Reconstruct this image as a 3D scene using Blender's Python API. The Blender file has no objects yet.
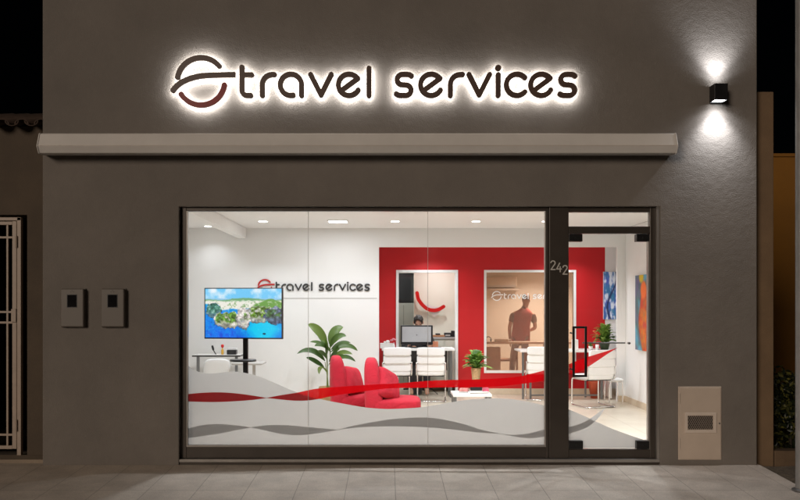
import bpy, bmesh, math, random
import numpy as np
from mathutils import Vector, Matrix
random.seed(7)
R = math.radians
PI = math.pi
SC = bpy.context.scene
COL = SC.collection

# ---------------------------------------------------------------- scale helpers
# one metre at the shop front is 100 units of the survey; eye height 1.6 m, eight metres from the front
EYE = 1.6
DIST = 8.0
def wx(px, s): return (px - 388.0) / s
def wz(py, s): return EYE + (305.0 - py) / s
def dy(s): return 800.0 / s - DIST
def P(px, py, s): return Vector((wx(px, s), dy(s), wz(py, s)))

# ---------------------------------------------------------------- materials
def lin(c):
    return tuple(((v/255)/12.92 if v/255 <= .04045 else ((v/255+.055)/1.055)**2.4) for v in c)
MATS = {}
def mat(name, color=(.5,.5,.5), rough=.5, metal=0.0, spec=.5, noise=None, bump=None, emit=None, trans=None, coat=0):
    """noise=(scale, amount) varies the colour; bump=(scale, strength, distance)"""
    if name in MATS: return MATS[name]
    m = bpy.data.materials.new(name); m.use_nodes = True
    nt = m.node_tree; N = nt.nodes; L = nt.links
    b = N['Principled BSDF']
    b.inputs['Base Color'].default_value = (*color, 1)
    b.inputs['Roughness'].default_value = rough
    b.inputs['Metallic'].default_value = metal
    b.inputs['Specular IOR Level'].default_value = spec
    if coat: b.inputs['Coat Weight'].default_value = coat
    if noise or bump:
        tc = N.new('ShaderNodeTexCoord')
    if noise:
        t = N.new('ShaderNodeTexNoise'); t.inputs['Scale'].default_value = noise[0]
        t.inputs['Detail'].default_value = 6; t.inputs['Roughness'].default_value = .65
        L.new(tc.outputs['Object'], t.inputs['Vector'])
        r = N.new('ShaderNodeMapRange')
        r.inputs['From Min'].default_value = .3; r.inputs['From Max'].default_value = .7
        r.inputs['To Min'].default_value = 1-noise[1]; r.inputs['To Max'].default_value = 1+noise[1]
        L.new(t.outputs['Fac'], r.inputs['Value'])
        mx = N.new('ShaderNodeMix'); mx.data_type = 'RGBA'; mx.blend_type = 'MULTIPLY'
        mx.inputs[0].default_value = 1
        mx.inputs[6].default_value = (*color, 1)
        L.new(r.outputs[0], mx.inputs[7]); L.new(mx.outputs[2], b.inputs['Base Color'])
        rr = N.new('ShaderNodeMapRange')
        rr.inputs['To Min'].default_value = max(0, rough-.1); rr.inputs['To Max'].default_value = min(1, rough+.1)
        L.new(t.outputs['Fac'], rr.inputs['Value']); L.new(rr.outputs[0], b.inputs['Roughness'])
    if bump:
        t2 = N.new('ShaderNodeTexNoise'); t2.inputs['Scale'].default_value = bump[0]
        t2.inputs['Detail'].default_value = 5
        L.new(tc.outputs['Object'], t2.inputs['Vector'])
        bp = N.new('ShaderNodeBump'); bp.inputs['Strength'].default_value = bump[1]
        bp.inputs['Distance'].default_value = bump[2]
        L.new(t2.outputs['Fac'], bp.inputs['Height']); L.new(bp.outputs['Normal'], b.inputs['Normal'])
    if emit:
        b.inputs['Emission Color'].default_value = (*emit[0], 1)
        b.inputs['Emission Strength'].default_value = emit[1]
    MATS[name] = m
    return m

def film(name, color, front, opacity=1.0):
    """vinyl film: diffuse from the street side, lets light through from the room side"""
    m = bpy.data.materials.new(name); m.use_nodes = True
    nt = m.node_tree; N = nt.nodes; L = nt.links
    for n in list(N): N.remove(n)
    o = N.new('ShaderNodeOutputMaterial')
    t = N.new('ShaderNodeBsdfTranslucent'); t.inputs['Color'].default_value = (*color, 1)
    d = N.new('ShaderNodeBsdfDiffuse'); d.inputs['Color'].default_value = (*front, 1)
    x = N.new('ShaderNodeMixShader'); x.inputs[0].default_value = .35
    L.new(t.outputs[0], x.inputs[1]); L.new(d.outputs[0], x.inputs[2])
    if opacity < 1:
        tr = N.new('ShaderNodeBsdfTransparent')
        y = N.new('ShaderNodeMixShader'); y.inputs[0].default_value = opacity
        L.new(tr.outputs[0], y.inputs[1]); L.new(x.outputs[0], y.inputs[2]); x = y
    L.new(x.outputs[0], o.inputs['Surface'])
    return m

def glass(name, tint=(1,1,1), refl=.55, haze=0, hazecol=(1,1,1)):
    m = bpy.data.materials.new(name); m.use_nodes = True
    nt = m.node_tree; N = nt.nodes; L = nt.links
    for n in list(N): N.remove(n)
    o = N.new('ShaderNodeOutputMaterial')
    t = N.new('ShaderNodeBsdfTransparent'); t.inputs['Color'].default_value = (*tint, 1)
    g = N.new('ShaderNodeBsdfGlossy'); g.inputs['Roughness'].default_value = .01
    f = N.new('ShaderNodeFresnel'); f.inputs['IOR'].default_value = 1.45
    mu = N.new('ShaderNodeMath'); mu.operation = 'MULTIPLY'; mu.inputs[1].default_value = refl
    L.new(f.outputs[0], mu.inputs[0])
    src = t
    if haze:
        d = N.new('ShaderNodeBsdfDiffuse'); d.inputs['Color'].default_value = (*hazecol, 1)
        tl = N.new('ShaderNodeBsdfTranslucent'); tl.inputs['Color'].default_value = (*hazecol, 1)
        a = N.new('ShaderNodeMixShader'); a.inputs[0].default_value = .5
        L.new(d.outputs[0], a.inputs[1]); L.new(tl.outputs[0], a.inputs[2])
        h = N.new('ShaderNodeMixShader'); h.inputs[0].default_value = haze
        L.new(t.outputs[0], h.inputs[1]); L.new(a.outputs[0], h.inputs[2]); src = h
    x = N.new('ShaderNodeMixShader')
    L.new(mu.outputs[0], x.inputs[0]); L.new(src.outputs[0], x.inputs[1]); L.new(g.outputs[0], x.inputs[2])
    L.new(x.outputs[0], o.inputs['Surface'])
    return m

def leafmat(name, a, b, c):
    m = bpy.data.materials.new(name); m.use_nodes = True
    nt = m.node_tree; N = nt.nodes; L = nt.links
    p = N['Principled BSDF']; p.inputs['Roughness'].default_value = .42
    at = N.new('ShaderNodeAttribute'); at.attribute_name = 'leaf'
    rp = N.new('ShaderNodeValToRGB')
    e = rp.color_ramp.elements
    e[0].color = (*a, 1); e[1].color = (*c, 1); k = e.new(.5); k.color = (*b, 1)
    L.new(at.outputs['Fac'], rp.inputs[0]); L.new(rp.outputs[0], p.inputs['Base Color'])
    tl = N.new('ShaderNodeBsdfTranslucent'); L.new(rp.outputs[0], tl.inputs['Color'])
    x = N.new('ShaderNodeMixShader'); x.inputs[0].default_value = .3
    L.new(p.outputs[0], x.inputs[1]); L.new(tl.outputs[0], x.inputs[2])
    L.new(x.outputs[0], N['Material Output'].inputs['Surface'])
    return m

def picture_mat(name, emission):
    m = bpy.data.materials.new(name); m.use_nodes = True
    nt = m.node_tree; N = nt.nodes; L = nt.links
    p = N['Principled BSDF']
    at = N.new('ShaderNodeAttribute'); at.attribute_name = 'picture'
    if emission:
        p.inputs['Base Color'].default_value = (.01,.01,.01,1); p.inputs['Roughness'].default_value = .25
        L.new(at.outputs['Color'], p.inputs['Emission Color']); p.inputs['Emission Strength'].default_value = emission
    else:
        L.new(at.outputs['Color'], p.inputs['Base Color']); p.inputs['Roughness'].default_value = .6
    return m

# ---------------------------------------------------------------- mesh builder
class MB:
    def __init__(s): s.v = []; s.f = []; s.attr = []
    def add(s, verts, faces):
        o = len(s.v); s.v += [tuple(v) for v in verts]; s.f += [tuple(i+o for i in f) for f in faces]
    def box(s, x0, x1, y0, y1, z0, z1, M=None):
        vs = [(x0,y0,z0),(x1,y0,z0),(x1,y1,z0),(x0,y1,z0),(x0,y0,z1),(x1,y0,z1),(x1,y1,z1),(x0,y1,z1)]
        if M: vs = [M @ Vector(v) for v in vs]
        s.add(vs, [(0,3,2,1),(4,5,6,7),(0,1,5,4),(1,2,6,5),(2,3,7,6),(3,0,4,7)]); return s
    def tube(s, pts, r, n=10, caps=True):
        pts = [Vector(p) for p in pts]; m = len(pts)
        rs = r if isinstance(r, (list, tuple)) else [r]*m
        T = []
        for i in range(m):
            a = pts[max(0,i-1)]; b = pts[min(m-1,i+1)]; T.append((b-a).normalized())
        u = T[0].orthogonal().normalized(); vs = []
        for i in range(m):
            u = (u - T[i]*u.dot(T[i])).normalized(); w = T[i].cross(u)
            for k in range(n):
                a = 2*PI*k/n; vs.append(pts[i] + (u*math.cos(a) + w*math.sin(a))*rs[i])
        fs = [(i*n+k, i*n+(k+1)%n, (i+1)*n+(k+1)%n, (i+1)*n+k) for i in range(m-1) for k in range(n)]
        if caps: fs += [tuple(range(n-1,-1,-1)), tuple(range((m-1)*n, m*n))]
        s.add(vs, fs); return s
    def lathe(s, prof, c=(0,0,0), n=24):
        vs = []; fs = []
        for r, z in prof:
            for k in range(n):
                a = 2*PI*k/n; vs.append((c[0]+r*math.cos(a), c[1]+r*math.sin(a), c[2]+z))
        for i in range(len(prof)-1):
            for k in range(n): fs.append((i*n+k, i*n+(k+1)%n, (i+1)*n+(k+1)%n, (i+1)*n+k))
        fs += [tuple(range(n-1,-1,-1)), tuple(range((len(prof)-1)*n, len(prof)*n))]
        s.add(vs, fs); return s
    def prism(s, outline, y0, y1):
        """outline = list of (x, z), extruded along y"""
        n = len(outline)
        vs = [(x,y0,z) for x,z in outline] + [(x,y1,z) for x,z in outline]
        s.add(vs, [tuple(range(n)), tuple(range(2*n-1,n-1,-1))] + [(i,(i+1)%n+0,(i+1)%n+n,i+n)[::-1] for i in range(n)]); return s
    def xprism(s, outline, x0, x1):
        """outline = list of (y, z), extruded along x"""
        n = len(outline)
        vs = [(x0,y,z) for y,z in outline] + [(x1,y,z) for y,z in outline]
        s.add(vs, [tuple(range(n)), tuple(range(2*n-1,n-1,-1))] + [(i,(i+1)%n,(i+1)%n+n,i+n)[::-1] for i in range(n)]); return s
    def superell(s, c, d, e=.5, n=20, M=None):
        """rounded block: centre, half sizes, exponent (small = boxy)"""
        def sp(v, k): return math.copysign(abs(v)**k, v)
        vs = []; fs = []; m = 2*n
        for i in range(n+1):
            a = -PI/2 + PI*i/n
            for k in range(m):
                b = -PI + 2*PI*k/m
                v = Vector((d[0]*sp(math.cos(a),e)*sp(math.cos(b),e), d[1]*sp(math.cos(a),e)*sp(math.sin(b),e), d[2]*sp(math.sin(a),e)))
                if M: v = M @ v
                vs.append(v + Vector(c))
        for i in range(n):
            for k in range(m): fs.append((i*m+k, i*m+(k+1)%m, (i+1)*m+(k+1)%m, (i+1)*m+k))
        s.add(vs, fs); return s
    def wall(s, x0, x1, z0, z1, y0, y1, holes=()):
        """slab in the x-z plane with rectangular openings, closed reveals"""
        xs = sorted({x0,x1} | {h[0] for h in holes} | {h[1] for h in holes})
        zs = sorted({z0,z1} | {h[2] for h in holes} | {h[3] for h in holes})
        xs = [x for x in xs if x0 <= x <= x1]; zs = [z for z in zs if z0 <= z <= z1]
        def solid(i, j):
            if not (0 <= i < len(xs)-1 and 0 <= j < len(zs)-1): return False
            cx = (xs[i]+xs[i+1])/2; cz = (zs[j]+zs[j+1])/2
            return not any(h[0] < cx < h[1] and h[2] < cz < h[3] for h in holes)
        ids = {}; vs = []; fs = []
        def V(x, y, z):
            k = (x,y,z)
            if k not in ids: ids[k] = len(vs); vs.append(k)
            return ids[k]
        for i in range(len(xs)-1):
            for j in range(len(zs)-1):
                if not solid(i,j): continue
                a,b,c,d = xs[i],xs[i+1],zs[j],zs[j+1]
                fs.append((V(a,y0,c),V(b,y0,c),V(b,y0,d),V(a,y0,d)))
                fs.append((V(a,y1,d),V(b,y1,d),V(b,y1,c),V(a,y1,c)))
                if not solid(i-1,j): fs.append((V(a,y0,c),V(a,y0,d),V(a,y1,d),V(a,y1,c)))
                if not solid(i+1,j): fs.append((V(b,y0,d),V(b,y0,c),V(b,y1,c),V(b,y1,d)))
                if not solid(i,j-1): fs.append((V(b,y0,c),V(a,y0,c),V(a,y1,c),V(b,y1,c)))
                if not solid(i,j+1): fs.append((V(a,y0,d),V(b,y0,d),V(b,y1,d),V(a,y1,d)))
        s.add(vs, fs); return s
    def build(s, name, material, parent=None, bevel=0, smooth=False, seg=2, sub=0, attr=None):
        me = bpy.data.meshes.new(name); me.from_pydata(s.v, [], s.f); me.update()
        bm = bmesh.new(); bm.from_mesh(me); bmesh.ops.recalc_face_normals(bm, faces=bm.faces); bm.to_mesh(me); bm.free()
        if attr is not None:
            at = me.attributes.new('leaf', 'FLOAT', 'POINT'); at.data.foreach_set('value', attr)
        o = bpy.data.objects.new(name, me); COL.objects.link(o)
        for m in (material if isinstance(material, (list, tuple)) else [material]): me.materials.append(m)
        if parent: o.parent = parent
        if smooth:
            me.polygons.foreach_set('use_smooth', [True]*len(me.polygons))
        if bevel:
            b = o.modifiers.new('bevel', 'BEVEL'); b.width = bevel; b.segments = seg; b.limit_method = 'ANGLE'; b.angle_limit = R(40)
            b.harden_normals = False
        if sub:
            q = o.modifiers.new('sub', 'SUBSURF'); q.levels = sub; q.render_levels = sub
        return o

def tag(o, label, cat, group=None, kind=None):
    o['label'] = label; o['category'] = cat
    if group: o['group'] = group
    if kind: o['kind'] = kind
    return o
def thing(name, label, cat, loc=(0,0,0), rz=0, group=None):
    o = bpy.data.objects.new(name, None); COL.objects.link(o)
    o.location = loc; o.rotation_euler = (0,0,rz); o.empty_display_size = .1
    return tag(o, label, cat, group)
def struct(o): o['kind'] = 'structure'; return o
def copy_tree(o, parent=None):
    kids = list(o.children)
    c = o.copy(); COL.objects.link(c)
    if parent: c.parent = parent
    for k in kids: copy_tree(k, c)
    return c
def bx(name, m, parent, *a, bevel=.003, **k): return MB().box(*a).build(name, m, parent, bevel=bevel, **k)
def spline(pts, n=10):
    """Catmull-Rom through the points (any dimension)"""
    pts = [Vector(p) if len(p) == 3 else Vector((p[0],p[1],0)) for p in pts]
    q = [pts[0]*2-pts[1]] + pts + [pts[-1]*2-pts[-2]]; out = []
    for i in range(1, len(q)-2):
        for k in range(n):
            t = k/n; a,b,c,d = q[i-1],q[i],q[i+1],q[i+2]
            out.append(.5*((2*b)+(c-a)*t+(2*a-5*b+4*c-d)*t*t+(3*b-a-3*c+d)*t**3))
    out.append(pts[-1]); return out

# ---------------------------------------------------------------- material library
STUCCO = mat('stucco', (.160,.143,.127), .88, noise=(1.1,.15), bump=(95,.55,.006))
def stucco_patch():
    nt = STUCCO.node_tree; N = nt.nodes; L = nt.links
    # coarser trowel unevenness chained under the fine grain
    bp = [n for n in N if n.type == 'BUMP'][0]; tc = [n for n in N if n.type == 'TEX_COORD'][0]
    t = N.new('ShaderNodeTexNoise'); t.inputs['Scale'].default_value = 14; t.inputs['Detail'].default_value = 3
    L.new(tc.outputs['Object'], t.inputs['Vector'])
    b2 = N.new('ShaderNodeBump'); b2.inputs['Strength'].default_value = .35; b2.inputs['Distance'].default_value = .012
    L.new(t.outputs['Fac'], b2.inputs['Height']); L.new(b2.outputs['Normal'], bp.inputs['Normal'])
stucco_patch()
OLDWALL = mat('old_render', (.080,.060,.042), .9, noise=(2.2,.22), bump=(60,.4,.006))
PIER = mat('ochre_render', (.17,.11,.062), .9, noise=(3,.15), bump=(90,.5,.006))
ORANGEWALL = mat('orange_paint', (.20,.085,.007), .85, noise=(.6,.15))
WHITE = mat('white_paint', (.80,.80,.795), .6, noise=(1.2,.02), bump=(40,.05,.002))
CREAM = mat('cream_paint', (.80,.79,.68), .6, noise=(1.0,.03))
BEIGE = mat('beige_paint', (.70,.62,.53), .6, noise=(1.0,.04))
REDWALL = mat('red_paint', (.52,.005,.009), .48, noise=(1.2,.05), bump=(40,.05,.002))
FLOORTILE = None
SKIRT = mat('stone_skirting', (.62,.52,.40), .35, noise=(9,.08))
DARKALU = mat('bronze_aluminium', (.060,.050,.042), .38, metal=.35, noise=(5,.08))
PALEALU = mat('pale_aluminium', (.34,.32,.30), .35, metal=.6, noise=(6,.06))
STEEL = mat('brushed_steel', (.62,.62,.60), .25, metal=1, noise=(20,.06))
CHROME = mat('chrome', (.78,.78,.78), .12, metal=1)
BLACK = mat('black_plastic', (.012,.012,.013), .4, noise=(8,.15))
BLACKMETAL = mat('black_metal', (.02,.02,.021), .38, metal=.5, noise=(9,.15))
AWNING = mat('awning_cassette_paint', (.62,.60,.575), .5, noise=(2.5,.06), bump=(3,.05,.004))
CABINET = mat('beige_metal', (.50,.42,.35), .5, noise=(3,.07))
BOXPLASTIC = mat('meter_box_plastic', (.115,.10,.085), .5, noise=(4,.06))
GATEPAINT = mat('gate_paint', (.33,.26,.205), .5, noise=(9,.14))
WHITEPLASTIC = mat('white_plastic', (.78,.78,.77), .35, noise=(5,.02))
LEATHER = mat('white_leather', (.78,.78,.775), .42, noise=(6,.03), bump=(70,.1,.002))
LAMINATE = mat('white_laminate', (.80,.79,.77), .3, noise=(3,.02))
GREYLAM = mat('grey_laminate', (.42,.40,.38), .4, noise=(4,.05))
DARKWOOD = mat('dark_edge', (.05,.045,.04), .4, noise=(10,.2))
GREYMETAL = mat('grey_metal', (.20,.20,.20), .35, metal=.7, noise=(9,.08))
REDFABRIC = mat('red_fabric', (.43,.009,.026), .9, noise=(14,.10), bump=(260,.35,.003))
def creases(m, scale, dist):
    nt = m.node_tree; N = nt.nodes; L = nt.links
    bp = [n for n in N if n.type == 'BUMP'][0]; tc = [n for n in N if n.type == 'TEX_COORD'][0]
    t = N.new('ShaderNodeTexNoise'); t.inputs['Scale'].default_value = scale; t.inputs['Detail'].default_value = 3; t.inputs['Distortion'].default_value = 1.2
    L.new(tc.outputs['Object'], t.inputs['Vector'])
    b2 = N.new('ShaderNodeBump'); b2.inputs['Strength'].default_value = .6; b2.inputs['Distance'].default_value = dist
    L.new(t.outputs['Fac'], b2.inputs['Height']); L.new(b2.outputs['Normal'], bp.inputs['Normal'])
creases(REDFABRIC, 7, .03); creases(LEATHER, 9, .008)
REDGLOSS = mat('red_acrylic', (.62,.012,.010), .35, noise=(5,.05))
SIGNFACE = mat('sign_face_bronze', (.085,.052,.040), .45, noise=(10,.10))
SIGNRED = mat('sign_face_red', (.24,.010,.010), .4, noise=(6,.25))
LED = mat('led_backlight', (1,1,1), .5, emit=((1,.985,.965), 40))
INKGREY = mat('ink_grey', (.035,.035,.036), .45, noise=(8,.1))
INKRED = mat('ink_red', (.48,.012,.012), .4, noise=(8,.08))
INKWHITE = mat('ink_white', (.82,.82,.80), .5, noise=(8,.02))
DIGIT = mat('number_metal', (.62,.60,.56), .4, metal=.2, noise=(9,.05))
TERRACOTTA = mat('terracotta_plastic', (.45,.075,.03), .5, noise=(6,.08))
WICKER = mat('wicker', (.42,.27,.13), .8, noise=(40,.3), bump=(60,.5,.006))
SOIL = mat('soil', (.10,.075,.05), .95, noise=(14,.35), bump=(30,.9,.03))
STEM = mat('plant_stem', (.16,.22,.06), .6, noise=(10,.2))
BARK = mat('bark', (.10,.075,.05), .9, noise=(12,.3))
PAPER = mat('paper', (.76,.75,.72), .7, noise=(6,.04))
SKIN = mat('skin', (.50,.27,.18), .7, noise=(12,.06))
HAIR = mat('dark_hair', (.016,.012,.010), .6, noise=(60,.4))
GLASS = glass('window_glass')
TINT = glass('tinted_glass', (.93,.81,.71), .5, .13, (.70,.57,.48))
GREYFILM = film('grey_film', (.46,.45,.44), (.40,.38,.36))
DARKFILM = film('dark_grey_film', (.54,.53,.52), (.22,.21,.21))
REDFILM = film('red_film', (.50,.002,.005), (.35,.004,.006), .96)
LEAFA = leafmat('leaf_bright', (.04,.11,.02), (.12,.25,.035), (.30,.42,.09))
LEAFB = leafmat('leaf_dark', (.022,.06,.014), (.07,.14,.022), (.19,.25,.05))
LEAFH = leafmat('leaf_hedge', (.006,.010,.005), (.016,.024,.008), (.15,.14,.03))

# ---------------------------------------------------------------- strokes to letters
def sdf_loops(strokes, hw, res=.30):
    """strokes: lists of (x,y); negative-distance region outlined as closed loops"""
    allp = np.array([p for st in strokes for p in st['pts']])
    x0,y0 = allp.min(0)-hw-1; x1,y1 = allp.max(0)+hw+1
    xs = np.arange(x0, x1+res, res); ys = np.arange(y0, y1+res, res)
    X,Y = np.meshgrid(xs, ys, indexing='ij'); D = np.full(X.shape, 1e9)
    for st in strokes:
        pts = st['pts']; h = st.get('hw', hw); butt = st.get('butt', (False, False))
        if len(pts) == 1:
            D = np.minimum(D, np.hypot(X-pts[0][0], Y-pts[0][1])-h); continue
        for i in range(len(pts)-1):
            ax,ay = pts[i]; bx_,by_ = pts[i+1]; L = math.hypot(bx_-ax, by_-ay)
            if L < 1e-6: continue
            ux,uy = (bx_-ax)/L, (by_-ay)/L
            t = (X-ax)*ux + (Y-ay)*uy; pr = np.abs(-(X-ax)*uy + (Y-ay)*ux)
            tc = np.clip(t, 0, L); d = np.hypot(t-tc, pr)-h
            if butt[0] and i == 0: d = np.where(t < 0, np.maximum(d+0, np.maximum(-t, pr-h)), d)
            if butt[1] and i == len(pts)-2: d = np.where(t > L, np.maximum(t-L, pr-h), d)
            D = np.minimum(D, d)
    S = D < 0
    mixed = np.argwhere((S[:-1,:-1]+0+S[1:,:-1]+S[1:,1:]+S[:-1,1:]) % 4 != 0)
    nxt = {}
    def cross(i,j,k):
        (a,b) = [((i,j),(i+1,j)), ((i+1,j),(i+1,j+1)), ((i,j+1),(i+1,j+1)), ((i,j),(i,j+1))][k]
        return (a,b)
    T = {1:[(3,0)],2:[(0,1)],3:[(3,1)],4:[(1,2)],5:[(3,2),(1,0)],6:[(0,2)],7:[(3,2)],8:[(2,3)],9:[(2,0)],10:[(0,3),(2,1)],11:[(2,1)],12:[(1,3)],13:[(1,0)],14:[(0,3)]}
    for i,j in mixed:
        c = int(S[i,j]) + 2*int(S[i+1,j]) + 4*int(S[i+1,j+1]) + 8*int(S[i,j+1])
        for a,b in T.get(c, []): nxt[cross(i,j,a)] = cross(i,j,b)
    loops = []
    def pt(e):
        (i,j),(k,l) = e; a,b = D[i,j],D[k,l]; t = a/(a-b)
        return (xs[i]+(xs[k]-xs[i])*t, ys[j]+(ys[l]-ys[j])*t)
    while nxt:
        s0 = next(iter(nxt)); lp = [s0]; c = nxt.pop(s0)
        while c != s0 and c in nxt: lp.append(c); c = nxt.pop(c)
        pts = [pt(e) for e in lp]
        keep = []
        for q in pts:
            if not keep or math.hypot(q[0]-keep[-1][0], q[1]-keep[-1][1]) > res*.35: keep.append(q)
        if len(keep) > 6: loops.append(keep)
    return loops

def loops_mesh(name, loops, sc, depth, origin):
    """outline loops (y down) -> solid letter standing in the x-z plane, front at -depth/2"""
    cu = bpy.data.curves.new(name, 'CURVE'); cu.dimensions = '2D'; cu.fill_mode = 'BOTH'; cu.extrude = depth/2
    for lp in loops:
        sp = cu.splines.new('POLY'); sp.points.add(len(lp)-1)
        for p,q in zip(sp.points, lp): p.co = ((q[0]-origin[0])*sc, -(q[1]-origin[1])*sc, 0, 1)
        sp.use_cyclic_u = True
    ob = bpy.data.objects.new('outline', cu); COL.objects.link(ob)
    me = bpy.data.meshes.new_from_object(ob.evaluated_get(bpy.context.evaluated_depsgraph_get()))
    bpy.data.objects.remove(ob); bpy.data.curves.remove(cu)
    me.transform(Matrix.Rotation(PI/2, 4, 'X')); me.name = name
    bm = bmesh.new(); bm.from_mesh(me); bmesh.ops.remove_doubles(bm, verts=bm.verts, dist=1e-6); bmesh.ops.recalc_face_normals(bm, faces=bm.faces); bm.to_mesh(me); bm.free()
    return me

def arc(cx, cy, r, a0, a1, n=28, ry=None):
    ry = ry or r
    return [(cx+r*math.cos(R(a0+(a1-a0)*i/n)), cy+ry*math.sin(R(a0+(a1-a0)*i/n))) for i in range(n+1)]
CY, RR, TOP, BOT = 84.8, 10.6, 74.4, 95.4
def g_t(x): return [dict(pts=[(x,67.3),(x,90.4)]+arc(x+5,90.4,5,180,90,10)+[(x+8.6,BOT)]), dict(pts=[(x,74.8),(x+9.6,74.8)])]
def g_r(x): return [dict(pts=[(x,BOT),(x,85)]+arc(x+10,84.6,10,180,270,14,10.0)+[(x+12,74.6)])]
def g_a(x): return [dict(pts=arc(x,CY,RR,0,-282,40)), dict(pts=[(x+RR,CY-1),(x+RR,BOT)])]
def g_v(x): return [dict(pts=[(x-10.3,TOP+.2),(x,BOT-.6),(x+10.3,TOP+.2)])]
def g_e(x): return [dict(pts=[(x-6.0,89.4)]+[(x+8.8,78.4)]+arc(x,CY,RR,-36,-330,44))]
def g_l(x): return [dict(pts=[(x,68.4),(x,BOT)])]
def g_i(x): return [dict(pts=[(x,TOP+.3),(x,BOT)]), dict(pts=[(x,67.9)], hw=3.1)]
def g_c(x): return [dict(pts=arc(x,CY,RR,-42,-318,40))]
def g_s(x):
    p = [(x+7.4,76.0),(x+5.6,74.8),(x+3.6,74.4),(x-1.0,74.4)] + arc(x-1.4,79.6,5.4,270,90,14,5.15)
    p += [(x+1.2,84.9)] + arc(x+1.6,90.15,5.5,-90,90,14,5.2) + [(x-3.6,BOT),(x-5.8,95.0),(x-7.6,93.9)]
    return [dict(pts=p)]
GLYPHS = [(g_t,242),(g_r,262.3),(g_a,290.9),(g_v,321),(g_e,349),(g_l,369),
          (g_s,404),(g_e,431.2),(g_r,450.4),(g_v,479.3),(g_i,498.2),(g_c,517),(g_e,541.4),(g_s,567.6)]
HW = 2.55
EMB = [('emblem_arc', [dict(pts=arc(201,81.3,23.7,187,323,44), butt=(True,True))]),
       ('emblem_swoosh', [dict(pts=[(q.x,q.y) for q in spline([(173,90.3),(175.9,86.7),(182.4,81.7),(191.8,77.9),(202.5,75.7),(218.6,74.9),(235.4,74.6)],6)], butt=(False,True))]),
       ('emblem_smile', [dict(pts=arc(201,81.3,23.7,9,150,44), butt=(False,True))])]
LETTER_LOOPS = [sdf_loops(f(x), HW) for f,x in GLYPHS]
EMB_LOOPS = [(n, sdf_loops(st, HW)) for n,st in EMB]

def wordmark(parent, sc, depth, origin, letter_m, arc_m, smile_m, back=None, upto=99):
    """fourteen letters and three emblem strokes, each a mesh of its own"""
    for nm, lp, m in [(n,l,(smile_m if n == 'emblem_smile' else arc_m)) for n,l in EMB_LOOPS] + [('letter',l,letter_m) for l in LETTER_LOOPS[:upto]]:
        me = loops_mesh(nm, lp, sc, depth, origin)
        me.materials.clear(); me.materials.append(m)
        if back:
            me.materials.append(back)
            for p in me.polygons: p.material_index = 1 if p.normal.y > .9 else 0
        o = bpy.data.objects.new(nm, me); COL.objects.link(o); o.parent = parent

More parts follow.
